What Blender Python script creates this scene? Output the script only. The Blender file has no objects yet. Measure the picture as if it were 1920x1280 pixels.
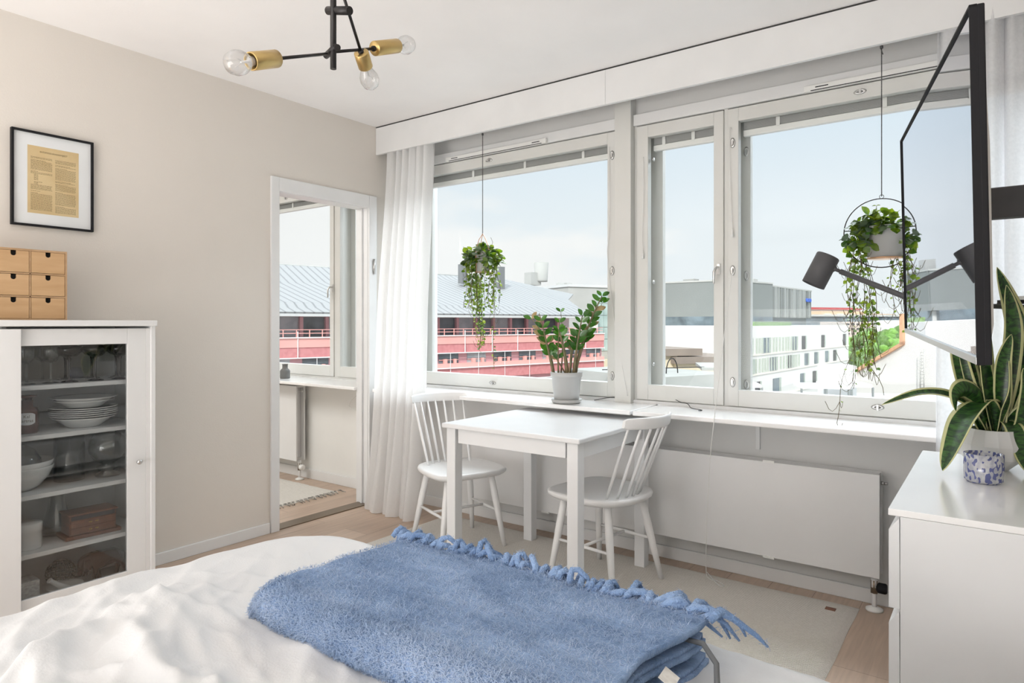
import bpy, bmesh, math, random
from mathutils import Vector, Matrix, noise, Quaternion
random.seed(7)
sc = bpy.context.scene
COL = sc.collection
PI = math.pi

# ---------------------------------------------------------------- camera
FPX, Y0, YAW = 1239.0, 606.0, 0.634
CAM = Vector((3.43, -3.27, 1.225))
cd = bpy.data.cameras.new('camera')
cam = bpy.data.objects.new('camera', cd)
COL.objects.link(cam)
cam.location = CAM
cam.rotation_euler = (PI/2, 0, YAW)
cd.sensor_width = 36.0
cd.lens = FPX/1920*36.0
cd.shift_y = -(640-Y0)/1920
cd.clip_start = 0.05
cd.clip_end = 1500
sc.camera = cam
FW = Vector((-math.sin(YAW), math.cos(YAW), 0)); RT = Vector((math.cos(YAW), math.sin(YAW), 0)); UP = Vector((0, 0, 1))
def at(px, py, d):
    """point of the place seen at a given spot of the view, d metres deep"""
    return CAM + d*(FW + RT*((px-960)/FPX) + UP*((Y0-py)/FPX))

# ---------------------------------------------------------------- world, lights, exposure
W = bpy.data.worlds.new('sky'); sc.world = W
W.use_nodes = True
nt = W.node_tree; nt.nodes.clear()
def N(nt, t, **k):
    n = nt.nodes.new(t)
    for a, b in k.items():
        if a.startswith('_'): setattr(n, a[1:], b)
        else: n.inputs[a.replace('__', ' ')].default_value = b
    return n
L = nt.links.new
tc = N(nt, 'ShaderNodeTexCoord')
sep = N(nt, 'ShaderNodeSeparateXYZ'); L(tc.outputs['Generated'], sep.inputs[0])
ramp = N(nt, 'ShaderNodeValToRGB')
L(sep.outputs['Z'], ramp.inputs[0])
ramp.color_ramp.elements[0].position = 0.0; ramp.color_ramp.elements[0].color = (.90, .935, .96, 1)
ramp.color_ramp.elements[1].position = 0.55; ramp.color_ramp.elements[1].color = (.60, .73, .88, 1)
e = ramp.color_ramp.elements[1]; e.position = .62; e.color = (2.1, 2.25, 2.4, 1)
e = ramp.color_ramp.elements.new(.36); e.color = (.69, .81, .92, 1)
e = ramp.color_ramp.elements.new(.14); e.color = (.87, .925, .965, 1)
e = ramp.color_ramp.elements.new(.27); e.color = (.765, .865, .955, 1)
mp = N(nt, 'ShaderNodeMapping'); mp.inputs['Scale'].default_value = (2.2, 2.2, 7.0)
mp.inputs['Location'].default_value = (3.3, 1.2, .35)
L(tc.outputs['Generated'], mp.inputs[0])
nz = N(nt, 'ShaderNodeTexNoise'); nz.inputs['Scale'].default_value = 1.3; nz.inputs['Detail'].default_value = 7; nz.inputs['Roughness'].default_value = .55
L(mp.outputs[0], nz.inputs['Vector'])
# clouds are banked low in the sky towards the west (-X)
mx = N(nt, 'ShaderNodeMapRange'); mx.inputs['From Min'].default_value = -.25; mx.inputs['From Max'].default_value = -.85
mx.inputs['To Min'].default_value = -.16; mx.inputs['To Max'].default_value = .22
L(sep.outputs['X'], mx.inputs[0])
mz = N(nt, 'ShaderNodeMapRange'); mz.inputs['From Min'].default_value = .04; mz.inputs['From Max'].default_value = .26
mz.inputs['To Min'].default_value = .1; mz.inputs['To Max'].default_value = -.2
L(sep.outputs['Z'], mz.inputs[0])
a1 = N(nt, 'ShaderNodeMath', _operation='ADD'); L(nz.outputs[0], a1.inputs[0]); L(mx.outputs[0], a1.inputs[1])
a2 = N(nt, 'ShaderNodeMath', _operation='ADD'); L(a1.outputs[0], a2.inputs[0]); L(mz.outputs[0], a2.inputs[1])
cr = N(nt, 'ShaderNodeValToRGB'); cr.color_ramp.elements[0].position = .47; cr.color_ramp.elements[1].position = .60
L(a2.outputs[0], cr.inputs[0])
mc = N(nt, 'ShaderNodeMix', _data_type='RGBA')
L(cr.outputs[0], mc.inputs['Factor']); L(ramp.outputs[0], mc.inputs['A']); mc.inputs['B'].default_value = (.985, .985, .985, 1)
bg = N(nt, 'ShaderNodeBackground'); bg.inputs['Strength'].default_value = 1.0
L(mc.outputs['Result'], bg.inputs[0])
wo = N(nt, 'ShaderNodeOutputWorld'); L(bg.outputs[0], wo.inputs[0])
W.cycles.sampling_method = 'MANUAL'; W.cycles.sample_map_resolution = 1024

def lamp(name, kind, loc, rot, energy, color=(1, 1, 1), size=None, portal=False, angle=None, spread=None):
    d = bpy.data.lights.new(name, kind)
    o = bpy.data.objects.new(name, d); COL.objects.link(o)
    o.location = loc; o.rotation_euler = rot
    d.energy = energy; d.color = color
    if size:
        d.shape = 'RECTANGLE'; d.size, d.size_y = size
    if angle is not None: d.angle = angle
    if spread is not None: d.spread = spread
    if portal: d.cycles.is_portal = True
    return o
# sun behind the house, high, lighting the fronts across the street
sunv = Vector((-.25, .76, -.60))
so = lamp('sun', 'SUN', (0, -5, 30), (0, 0, 0), 3.0, (1, .955, .90), angle=.01)
so.rotation_euler = sunv.to_track_quat('-Z', 'Y').to_euler()
# unseen lamps added outside, above the windows, to brighten the rooms
lamp('window_fill', 'AREA', (1.9, 1.7, 4.0), (-.85, 0, 0), 360, (.88, .94, 1), size=(4.0, 2.6))
lamp('window_fill', 'AREA', (-1.5, 1.7, 4.0), (-.85, 0, 0), 130, (.9, .95, 1), size=(2.2, 2.4))
# fill lamps added behind the view: a rear fill and an uplight washing the ceiling
lamp('rear_fill', 'AREA', (1.9, -7.3, 1.40), (PI/2, 0, 0), 26, (.84, .92, 1), size=(3.4, 2.2))
lamp('ceiling_fill', 'AREA', (1.9, -4.9, .8), (PI-.5, 0, 0), 137, (1, .978, .955), size=(3.0, 2.6))
lamp('kitchen_fill', 'AREA', (-1.4, -2.3, 2.3), (.6, 0, 0), 36, (1, .98, .95), size=(1.4, .8))  # unseen fill lamp added to lift the kitchen walls

sc.view_settings.view_transform = 'Standard'
sc.view_settings.look = 'None'
sc.view_settings.exposure = 0.0
sc.view_settings.gamma = 1.0
sc.view_settings.use_curve_mapping = False
sc.cycles.use_light_tree = False
sc.cycles.max_bounces = 9
sc.cycles.diffuse_bounces = 5
sc.cycles.glossy_bounces = 4
sc.cycles.transparent_max_bounces = 24
sc.cycles.transmission_bounces = 8
sc.cycles.sample_clamp_indirect = 6
sc.cycles.caustics_reflective = False
sc.cycles.caustics_refractive = False

# ---------------------------------------------------------------- materials
M = {}
def pm(name, c, rough=.5, metal=0, c2=None, ns=6, amt=.5, det=4, bump=0, bs=40, spec=.5, coat=0, sss=0, stretch=None, emit=None, sheen=0, trans=0, ior=1.45, alpha=1, lo=.35, hi=.65):
    m = bpy.data.materials.new(name); m.use_nodes = True
    nt = m.node_tree; L = nt.links.new
    b = nt.nodes['Principled BSDF']
    b.inputs['Roughness'].default_value = rough; b.inputs['Metallic'].default_value = metal
    b.inputs['Specular IOR Level'].default_value = spec
    b.inputs['Coat Weight'].default_value = coat
    b.inputs['Sheen Weight'].default_value = sheen
    b.inputs['Transmission Weight'].default_value = trans
    b.inputs['IOR'].default_value = ior
    b.inputs['Alpha'].default_value = alpha
    if c2 is None: c2 = tuple(min(1, x*.96) for x in c[:3])
    tc = N(nt, 'ShaderNodeTexCoord'); mp = N(nt, 'ShaderNodeMapping')
    L(tc.outputs['Object'], mp.inputs[0])
    if stretch: mp.inputs['Scale'].default_value = stretch
    n = N(nt, 'ShaderNodeTexNoise'); n.inputs['Scale'].default_value = ns; n.inputs['Detail'].default_value = det
    L(mp.outputs[0], n.inputs['Vector'])
    r = N(nt, 'ShaderNodeValToRGB'); r.color_ramp.elements[0].position = lo; r.color_ramp.elements[1].position = hi
    r.color_ramp.elements[0].color = (*c[:3], 1); r.color_ramp.elements[1].color = (*c2[:3], 1)
    L(n.outputs[0], r.inputs[0]); L(r.outputs[0], b.inputs['Base Color'])
    if bump:
        n2 = N(nt, 'ShaderNodeTexNoise'); n2.inputs['Scale'].default_value = bs; n2.inputs['Detail'].default_value = 4
        L(mp.outputs[0], n2.inputs['Vector'])
        bp = N(nt, 'ShaderNodeBump'); bp.inputs['Strength'].default_value = bump; bp.inputs['Distance'].default_value = .01
        L(n2.outputs[0], bp.inputs['Height']); L(bp.outputs[0], b.inputs['Normal'])
    if emit:
        b.inputs['Emission Color'].default_value = (*emit[:3], 1); b.inputs['Emission Strength'].default_value = emit[3]
    M[name] = m
    return m
def glassm(name, tint=(1, 1, 1), rough=0.0, f0=.04, power=5, extra=0.0):
    m = bpy.data.materials.new(name); m.use_nodes = True
    nt = m.node_tree; nt.nodes.clear(); L = nt.links.new
    lw = N(nt, 'ShaderNodeLayerWeight'); lw.inputs['Blend'].default_value = .5
    pw = N(nt, 'ShaderNodeMath', _operation='POWER'); L(lw.outputs['Facing'], pw.inputs[0]); pw.inputs[1].default_value = power
    ml = N(nt, 'ShaderNodeMath', _operation='MULTIPLY_ADD'); L(pw.outputs[0], ml.inputs[0]); ml.inputs[1].default_value = 1-f0; ml.inputs[2].default_value = f0
    tr = N(nt, 'ShaderNodeBsdfTransparent'); tr.inputs[0].default_value = (*tint, 1)
    gl = N(nt, 'ShaderNodeBsdfGlossy'); gl.inputs['Roughness'].default_value = rough
    mx = N(nt, 'ShaderNodeMixShader'); L(ml.outputs[0], mx.inputs[0]); L(tr.outputs[0], mx.inputs[1]); L(gl.outputs[0], mx.inputs[2])
    o = N(nt, 'ShaderNodeOutputMaterial'); L(mx.outputs[0], o.inputs[0])
    M[name] = m
    return m
def clothm(name, c, transl=.5, transp=.1, scale=260, bump=.3):
    m = bpy.data.materials.new(name); m.use_nodes = True
    nt = m.node_tree; nt.nodes.clear(); L = nt.links.new
    tc = N(nt, 'ShaderNodeTexCoord')
    n = N(nt, 'ShaderNodeTexNoise'); n.inputs['Scale'].default_value = scale; n.inputs['Detail'].default_value = 2
    L(tc.outputs['Object'], n.inputs['Vector'])
    bp = N(nt, 'ShaderNodeBump'); bp.inputs['Strength'].default_value = bump; bp.inputs['Distance'].default_value = .003
    L(n.outputs[0], bp.inputs['Height'])
    d = N(nt, 'ShaderNodeBsdfDiffuse'); d.inputs[0].default_value = (*c, 1); L(bp.outputs[0], d.inputs['Normal'])
    t = N(nt, 'ShaderNodeBsdfTranslucent'); t.inputs[0].default_value = (*c, 1)
    x = N(nt, 'ShaderNodeBsdfTransparent')
    m1 = N(nt, 'ShaderNodeMixShader'); m1.inputs[0].default_value = transl; L(d.outputs[0], m1.inputs[1]); L(t.outputs[0], m1.inputs[2])
    m2 = N(nt, 'ShaderNodeMixShader'); L(m1.outputs[0], m2.inputs[1]); L(x.outputs[0], m2.inputs[2])
    mr = N(nt, 'ShaderNodeMapRange'); mr.inputs['From Min'].default_value = .35; mr.inputs['From Max'].default_value = .65
    mr.inputs['To Min'].default_value = transp*.85; mr.inputs['To Max'].default_value = transp*1.15
    L(n.outputs[0], mr.inputs[0]); L(mr.outputs[0], m2.inputs[0])
    o = N(nt, 'ShaderNodeOutputMaterial'); L(m2.outputs[0], o.inputs[0])
    M[name] = m
    return m

pm('ceiling_paint', (.93, .915, .91), .9, ns=2, bump=.05, bs=120)
pm('wall_paint', (.705, .664, .613), .85, c2=(.695, .654, .603), ns=3, bump=.06, bs=150)
pm('far_wall_paint', (.70, .70, .69), .85, ns=3, bump=.06, bs=150)
pm('kitchen_paint', (.82, .82, .80), .85, ns=3)
pm('white_trim', (.77, .775, .775), .4, ns=5)
pm('window_paint', (.69, .69, .67), .35, c2=(.67, .67, .64), ns=4)
pm('white_gloss', (.93, .93, .93), .16, ns=4, coat=.3)
pm('white_lacquer', (.79, .80, .81), .28, ns=4)
pm('chair_white', (.86, .86, .86), .33, ns=8)
pm('cabinet_white', (.74, .745, .745), .45, ns=5, stretch=(1, 1, .3))
pm('radiator_white', (.78, .78, .78), .5, ns=3)
pm('gap_shade', (.05, .05, .05), .9)  # dark tone standing in for the shade inside narrow gaps
pm('black_metal', (.022, .020, .020), .38, metal=.2, ns=20)
pm('dark_metal', (.085, .085, .09), .6, ns=12, c2=(.07, .07, .074))
pm('brass', (.62, .45, .19), .32, metal=1, c2=(.56, .40, .17), ns=2, stretch=(40, 1, 1))
pm('steel', (.62, .62, .61), .3, metal=1)
pm('dark_brass', (.25, .20, .15), .4, metal=.8)
pm('black_plastic', (.014, .014, .016), .6, spec=.2)
pm('chrome', (.8, .8, .8), .08, metal=1)
pm('paper_white', (.86, .86, .88), .6)
pm('old_paper', (.68, .50, .27), .8, c2=(.74, .57, .33), ns=9, amt=.5)
pm('ink', (.16, .10, .05), .9)
pm('birch', (.56, .365, .20), .5, c2=(.48, .30, .15), ns=3, stretch=(8, 1.2, 9), det=6)
pm('birch_edge', (.46, .30, .17), .55, c2=(.40, .25, .13), ns=4, stretch=(3, 3, 14))
pm('hole_shade', (.004, .004, .004), .9)
pm('porcelain', (.80, .80, .79), .2, coat=.3)
pm('brown_glass', (.10, .022, .010), .08, coat=.6)
pm('smoke_glass_solid', (.05, .04, .045), .08, coat=.5)
pm('walnut', (.24, .10, .055), .4, c2=(.16, .062, .035), ns=5, stretch=(2, 8, 14), coat=.2)
pm('dark_wood', (.055, .018, .012), .25, c2=(.03, .012, .010), ns=9, coat=.5)
pm('stone_white', (.74, .74, .73), .35)
pm('wicker_grey', (.16, .155, .15), .7, c2=(.09, .088, .085), ns=40)
pm('pot_white', (.74, .74, .735), .35, coat=.1)
pm('pot_grey', (.50, .50, .49), .4, c2=(.46, .46, .45))
pm('copper', (.72, .42, .26), .3, metal=.7)
pm('soil', (.035, .024, .017), .95, c2=(.07, .05, .035), ns=60, bump=.6, bs=90)
pm('duvet', (.67, .685, .70), .85, ns=4, bump=.12, bs=220, sheen=.1)
pm('mattress', (.72, .72, .71), .9)
pm('linen_tag', (.82, .81, .77), .8, c2=(.70, .69, .66), ns=90)
pm('grey_yarn', (.14, .15, .16), .95)
pm('kitchen_rug', (.86, .84, .79), .95, c2=(.76, .74, .69), ns=40, stretch=(1, 6, 1), bump=.5, bs=160)
pm('vine_stem', (.11, .085, .03), .6)
pm('leaf_green', (.040, .125, .020), .38, c2=(.17, .30, .035), ns=22)
pm('leaf_grey_green', (.10, .16, .10), .4, c2=(.05, .11, .05), ns=26)
pm('zz_leaf', (.022, .105, .014), .22, c2=(.055, .19, .025), ns=12, coat=.2)
pm('zz_stem', (.14, .15, .07), .45, c2=(.22, .15, .08), ns=30)
pm('zz_dry', (.36, .26, .12), .6, c2=(.52, .40, .22), ns=20)
pm('grey_vase', (.17, .17, .165), .6, c2=(.13, .13, .125))
pm('slat_grey', (.66, .66, .65), .5)
pm('blind_white', (.84, .84, .82), .4)
pm('cord_white', (.80, .80, .78), .7)
pm('cord_black', (.03, .03, .032), .7, c2=(.10, .10, .10), ns=160)
# outdoors
pm('roof_metal', (.50, .525, .54), .6, ns=.6)
pm('eave_white', (.66, .67, .67), .6)
pm('red_panel', (.86, .44, .40), .7, c2=(.83, .41, .375), ns=.5)
pm('red_grid', (.66, .27, .275), .7, c2=(.58, .215, .225), ns=3)
pm('pink_frame', (.62, .36, .39), .7)
pm('white_steel', (.88, .88, .88), .5)
pm('office_glass', (.08, .10, .115), .35, c2=(.20, .25, .28), ns=.45, spec=.25)
pm('blind_glass', (.46, .51, .53), .35, c2=(.34, .39, .42), ns=1.3, spec=.25)
pm('green_glass', (.34, .44, .42), .3, c2=(.46, .56, .54), ns=.5, spec=.3)
pm('concrete', (.44, .44, .42), .8, c2=(.49, .49, .47), ns=.4)
pm('rib_metal', (.235, .25, .245), .6, ns=.5, spec=.2)
pm('rib_light', (.36, .375, .37), .6, spec=.2)
pm('cream_render', (.85, .81, .71), .8, c2=(.83, .79, .69), ns=.3)
pm('white_render', (.74, .73, .70), .8, c2=(.72, .71, .68), ns=.3)
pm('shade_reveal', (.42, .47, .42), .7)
pm('terrace_roof', (.42, .43, .41), .8, c2=(.37, .38, .36), ns=.6)
pm('brown_roof', (.30, .25, .21), .8, c2=(.25, .21, .18), ns=.5)
pm('beige_render', (.78, .69, .51), .8)
pm('orange_coping', (.66, .36, .20), .7)
pm('pink_render', (.66, .55, .48), .8)
pm('peach_render', (.68, .47, .31), .8)
pm('red_roof', (.46, .08, .08), .7)
pm('far_window', (.07, .07, .075), .4, spec=.2)
pm('tree_leaf', (.10, .24, .035), .8, c2=(.20, .38, .07), ns=1.2, det=6, bump=.6, bs=3)
pm('bark', (.09, .06, .04), .9)
pm('street', (.36, .36, .35), .9, c2=(.32, .32, .31), ns=.1)
pm('sign_blue', (.07, .17, .68), .4)
pm('planting', (.15, .27, .07), .8, c2=(.26, .40, .14), ns=3)
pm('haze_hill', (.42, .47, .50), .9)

glassm('pane_glass', (.985, .992, .99), f0=.006)
glassm('cabinet_glass', (.86, .87, .87), f0=.06, power=4)
glassm('clear_glass', (.90, .91, .91), f0=.10, power=2.2)
glassm('smoke_glass', (.36, .31, .30), f0=.08, power=3)
glassm('bulb_glass', (.96, .96, .96), f0=.06, power=1.8)
clothm('curtain_linen', (.93, .925, .92), .55, .12)
clothm('curtain_sheer', (.88, .88, .89), .55, .16, 90, .1)

def leafm(name, c1, c2, scale=22, tr=.45, gloss=.10, rough=.3):
    m = bpy.data.materials.new(name); m.use_nodes = True
    nt = m.node_tree; nt.nodes.clear(); L = nt.links.new
    tc = N(nt, 'ShaderNodeTexCoord'); n = N(nt, 'ShaderNodeTexNoise'); n.inputs['Scale'].default_value = scale; L(tc.outputs['Object'], n.inputs['Vector'])
    r = N(nt, 'ShaderNodeValToRGB'); r.color_ramp.elements[0].position = .38; r.color_ramp.elements[1].position = .62
    r.color_ramp.elements[0].color = (*c1, 1); r.color_ramp.elements[1].color = (*c2, 1); L(n.outputs[0], r.inputs[0])
    d = N(nt, 'ShaderNodeBsdfDiffuse'); L(r.outputs[0], d.inputs[0])
    t = N(nt, 'ShaderNodeBsdfTranslucent')
    hs = N(nt, 'ShaderNodeMix', _data_type='RGBA', _blend_type='MULTIPLY'); hs.inputs['Factor'].default_value = 1; L(r.outputs[0], hs.inputs['A']); hs.inputs['B'].default_value = (1.9, 1.7, .5, 1)
    L(hs.outputs['Result'], t.inputs[0])
    g = N(nt, 'ShaderNodeBsdfGlossy'); g.inputs['Roughness'].default_value = rough
    m1 = N(nt, 'ShaderNodeMixShader'); m1.inputs[0].default_value = tr; L(d.outputs[0], m1.inputs[1]); L(t.outputs[0], m1.inputs[2])
    m2 = N(nt, 'ShaderNodeMixShader'); m2.inputs[0].default_value = gloss; L(m1.outputs[0], m2.inputs[1]); L(g.outputs[0], m2.inputs[2])
    o = N(nt, 'ShaderNodeOutputMaterial'); L(m2.outputs[0], o.inputs[0]); M[name] = m
leafm('leaf_green', (.045, .13, .02), (.20, .30, .03))
leafm('leaf_grey_green', (.06, .11, .06), (.13, .19, .12), tr=.2)
leafm('zz_leaf', (.02, .09, .012), (.045, .16, .02), 12, tr=.35, gloss=.07, rough=.2)

# oak laminate floor: planks along Y with grain
m = pm('oak_floor', (.40, .27, .185), .42, ns=3)
nt = m.node_tree; L = nt.links.new; b = nt.nodes['Principled BSDF']
for l in list(nt.links):
    if l.to_node == b and l.to_socket.name == 'Base Color': nt.links.remove(l)
tc = N(nt, 'ShaderNodeTexCoord'); mp = N(nt, 'ShaderNodeMapping'); mp.inputs['Rotation'].default_value = (0, 0, PI/2)
L(tc.outputs['Object'], mp.inputs[0])
br = N(nt, 'ShaderNodeTexBrick'); br.offset = .37; br.inputs['Scale'].default_value = 1
br.inputs['Brick Width'].default_value = 1.25; br.inputs['Row Height'].default_value = .19; br.inputs['Mortar Size'].default_value = .0012
br.inputs['Color1'].default_value = (.58, .45, .355, 1); br.inputs['Color2'].default_value = (.50, .38, .295, 1); br.inputs['Mortar'].default_value = (.28, .20, .15, 1)
L(mp.outputs[0], br.inputs['Vector'])
m2_ = N(nt, 'ShaderNodeMapping'); m2_.inputs['Scale'].default_value = (22, 1.3, 1); L(tc.outputs['Object'], m2_.inputs[0])
gn = N(nt, 'ShaderNodeTexNoise'); gn.inputs['Scale'].default_value = 3; gn.inputs['Detail'].default_value = 8; gn.inputs['Distortion'].default_value = .6
L(m2_.outputs[0], gn.inputs['Vector'])
gr = N(nt, 'ShaderNodeMapRange'); gr.inputs['To Min'].default_value = .72; gr.inputs['To Max'].default_value = 1.22; L(gn.outputs[0], gr.inputs[0])
mm = N(nt, 'ShaderNodeVectorMath', _operation='SCALE'); L(br.outputs['Color'], mm.inputs[0]); L(gr.outputs[0], mm.inputs['Scale'])
L(mm.outputs[0], b.inputs['Base Color'])

# cream woven rug: fine ribs
m = pm('cream_rug', (.80, .765, .71), .95, c2=(.72, .685, .63), ns=120, lo=.3, hi=.7)
nt = m.node_tree; L = nt.links.new; b = nt.nodes['Principled BSDF']
tc = N(nt, 'ShaderNodeTexCoord'); wv = N(nt, 'ShaderNodeTexWave'); wv.inputs['Scale'].default_value = 42; wv.bands_direction = 'Y'
wv.inputs['Distortion'].default_value = 1.2; wv.inputs['Detail'].default_value = 2; wv.inputs['Detail Scale'].default_value = 3
L(tc.outputs['Object'], wv.inputs[0])
bp = N(nt, 'ShaderNodeBump'); bp.inputs['Strength'].default_value = .7; bp.inputs['Distance'].default_value = .006
L(wv.outputs[1], bp.inputs['Height']); L(bp.outputs[0], b.inputs['Normal'])

# blue mohair
def wool(name, c, c2):
    m = pm(name, c, .95, c2=c2, ns=7, stretch=(1, 2.6, 1), det=8, bump=.9, bs=120, sheen=.6, lo=.3, hi=.7)
    m.node_tree.nodes['Principled BSDF'].inputs['Sheen Tint'].default_value = (.55, .72, 1, 1)
    return m
wool('blue_wool', (.11, .21, .42), (.34, .49, .76))
wool('blue_fuzz', (.25, .37, .58), (.52, .64, .84))

# tv screen: dark glass, mirror-like towards grazing view
m = bpy.data.materials.new('tv_glass'); m.use_nodes = True; M['tv_glass'] = m
nt = m.node_tree; nt.nodes.clear(); L = nt.links.new
lw = N(nt, 'ShaderNodeLayerWeight'); lw.inputs['Blend'].default_value = .5
pw = N(nt, 'ShaderNodeMath', _operation='POWER'); L(lw.outputs['Facing'], pw.inputs[0]); pw.inputs[1].default_value = 1.25
ml = N(nt, 'ShaderNodeMath', _operation='MULTIPLY_ADD'); L(pw.outputs[0], ml.inputs[0]); ml.inputs[1].default_value = .92; ml.inputs[2].default_value = .08
df = N(nt, 'ShaderNodeBsdfDiffuse'); df.inputs[0].default_value = (.015, .015, .017, 1)
gl = N(nt, 'ShaderNodeBsdfGlossy'); gl.inputs['Roughness'].default_value = .015; gl.inputs[0].default_value = (.95, .96, 1, 1)
mx = N(nt, 'ShaderNodeMixShader'); L(ml.outputs[0], mx.inputs[0]); L(df.outputs[0], mx.inputs[1]); L(gl.outputs[0], mx.inputs[2])
o = N(nt, 'ShaderNodeOutputMaterial'); L(mx.outputs[0], o.inputs[0])

# variegated sansevieria leaf: uv.x across, uv.y along
m = bpy.data.materials.new('snake_leaf'); m.use_nodes = True; M['snake_leaf'] = m
nt = m.node_tree; L = nt.links.new; b = nt.nodes['Principled BSDF']; b.inputs['Roughness'].default_value = .3
uv = N(nt, 'ShaderNodeUVMap'); sp = N(nt, 'ShaderNodeSeparateXYZ'); L(uv.outputs[0], sp.inputs[0])
tc = N(nt, 'ShaderNodeTexCoord')
n1 = N(nt, 'ShaderNodeTexNoise'); n1.inputs['Scale'].default_value = 9; L(tc.outputs['Object'], n1.inputs['Vector'])
ab = N(nt, 'ShaderNodeMath', _operation='SUBTRACT'); L(sp.outputs['X'], ab.inputs[0]); ab.inputs[1].default_value = .5
ab2 = N(nt, 'ShaderNodeMath', _operation='ABSOLUTE'); L(ab.outputs[0], ab2.inputs[0])
ad = N(nt, 'ShaderNodeMath', _operation='MULTIPLY_ADD'); L(n1.outputs[0], ad.inputs[0]); ad.inputs[1].default_value = .10; L(ab2.outputs[0], ad.inputs[2])
cr = N(nt, 'ShaderNodeValToRGB'); cr.color_ramp.interpolation = 'LINEAR'
cr.color_ramp.elements[0].position = .435; cr.color_ramp.elements[0].color = (0, 0, 0, 1)
cr.color_ramp.elements[1].position = .450; cr.color_ramp.elements[1].color = (1, 1, 1, 1)
L(ad.outputs[0], cr.inputs[0])
cb = N(nt, 'ShaderNodeCombineXYZ'); L(sp.outputs['X'], cb.inputs[0])
ms = N(nt, 'ShaderNodeMath', _operation='MULTIPLY'); L(sp.outputs['Y'], ms.inputs[0]); ms.inputs[1].default_value = 16; L(ms.outputs[0], cb.inputs[1])
n2 = N(nt, 'ShaderNodeTexNoise'); n2.inputs['Scale'].default_value = 2.2; n2.inputs['Detail'].default_value = 3; n2.inputs['Distortion'].default_value = .8; L(cb.outputs[0], n2.inputs['Vector'])
gr = N(nt, 'ShaderNodeValToRGB'); gr.color_ramp.elements[0].position = .40; gr.color_ramp.elements[0].color = (.010, .032, .012, 1)
gr.color_ramp.elements[1].position = .62; gr.color_ramp.elements[1].color = (.045, .13, .025, 1)
L(n2.outputs[0], gr.inputs[0])
mxc = N(nt, 'ShaderNodeMix', _data_type='RGBA'); L(cr.outputs[0], mxc.inputs['Factor']); L(gr.outputs[0], mxc.inputs['A']); mxc.inputs['B'].default_value = (.60, .60, .30, 1)
L(mxc.outputs['Result'], b.inputs['Base Color'])

# speckled blue glass
m = bpy.data.materials.new('speckled_glass'); m.use_nodes = True; M['speckled_glass'] = m
nt = m.node_tree; nt.nodes.clear(); L = nt.links.new
tc = N(nt, 'ShaderNodeTexCoord'); mp = N(nt, 'ShaderNodeMapping'); mp.inputs['Scale'].default_value = (1, 1, .62); L(tc.outputs['Object'], mp.inputs[0])
vo = N(nt, 'ShaderNodeTexNoise'); vo.inputs['Scale'].default_value = 120; vo.inputs['Detail'].default_value = 0; L(mp.outputs[0], vo.inputs['Vector'])
vr = N(nt, 'ShaderNodeValToRGB'); vr.color_ramp.elements[0].position = .535; vr.color_ramp.elements[1].position = .555; L(vo.outputs[0], vr.inputs[0])
v2 = N(nt, 'ShaderNodeTexNoise'); v2.inputs['Scale'].default_value = 70; L(mp.outputs[0], v2.inputs['Vector'])
v2r = N(nt, 'ShaderNodeValToRGB'); v2r.color_ramp.elements[0].position = .40; v2r.color_ramp.elements[0].color = (.66, .68, .76, 1); v2r.color_ramp.elements[1].position = .60; v2r.color_ramp.elements[1].color = (.93, .94, .96, 1); L(v2.outputs[0], v2r.inputs[0])
cm = N(nt, 'ShaderNodeMix', _data_type='RGBA'); L(vr.outputs[0], cm.inputs['Factor']); L(v2r.outputs[0], cm.inputs['A']); cm.inputs['B'].default_value = (.11, .13, .30, 1)
d = N(nt, 'ShaderNodeBsdfDiffuse'); L(cm.outputs['Result'], d.inputs[0])
tr = N(nt, 'ShaderNodeBsdfTransparent'); L(cm.outputs['Result'], tr.inputs[0])
gs = N(nt, 'ShaderNodeBsdfGlossy'); gs.inputs['Roughness'].default_value = .03
mr = N(nt, 'ShaderNodeMapRange'); mr.inputs['To Min'].default_value = .5; mr.inputs['To Max'].default_value = .92; L(vr.outputs[0], mr.inputs[0])
x1 = N(nt, 'ShaderNodeMixShader'); L(mr.outputs[0], x1.inputs[0]); L(tr.outputs[0], x1.inputs[1]); L(d.outputs[0], x1.inputs[2])
x2 = N(nt, 'ShaderNodeMixShader'); x2.inputs[0].default_value = .08; L(x1.outputs[0], x2.inputs[1]); L(gs.outputs[0], x2.inputs[2])
o = N(nt, 'ShaderNodeOutputMaterial'); L(x2.outputs[0], o.inputs[0])

# standing seam roof across the street
m = M['roof_metal']; nt = m.node_tree; L = nt.links.new; b = nt.nodes['Principled BSDF']
uv = N(nt, 'ShaderNodeUVMap'); wv = N(nt, 'ShaderNodeTexWave'); wv.inputs['Scale'].default_value = 1.0; wv.bands_direction = 'X'; L(uv.outputs[0], wv.inputs[0])
wr = N(nt, 'ShaderNodeValToRGB'); wr.color_ramp.elements[0].position = .0; wr.color_ramp.elements[0].color = (.20, .207, .212, 1)
wr.color_ramp.elements[1].position = .22; wr.color_ramp.elements[1].color = (.345, .355, .362, 1); L(wv.outputs[1], wr.inputs[0])
L(wr.outputs[0], b.inputs['Base Color'])

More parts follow.
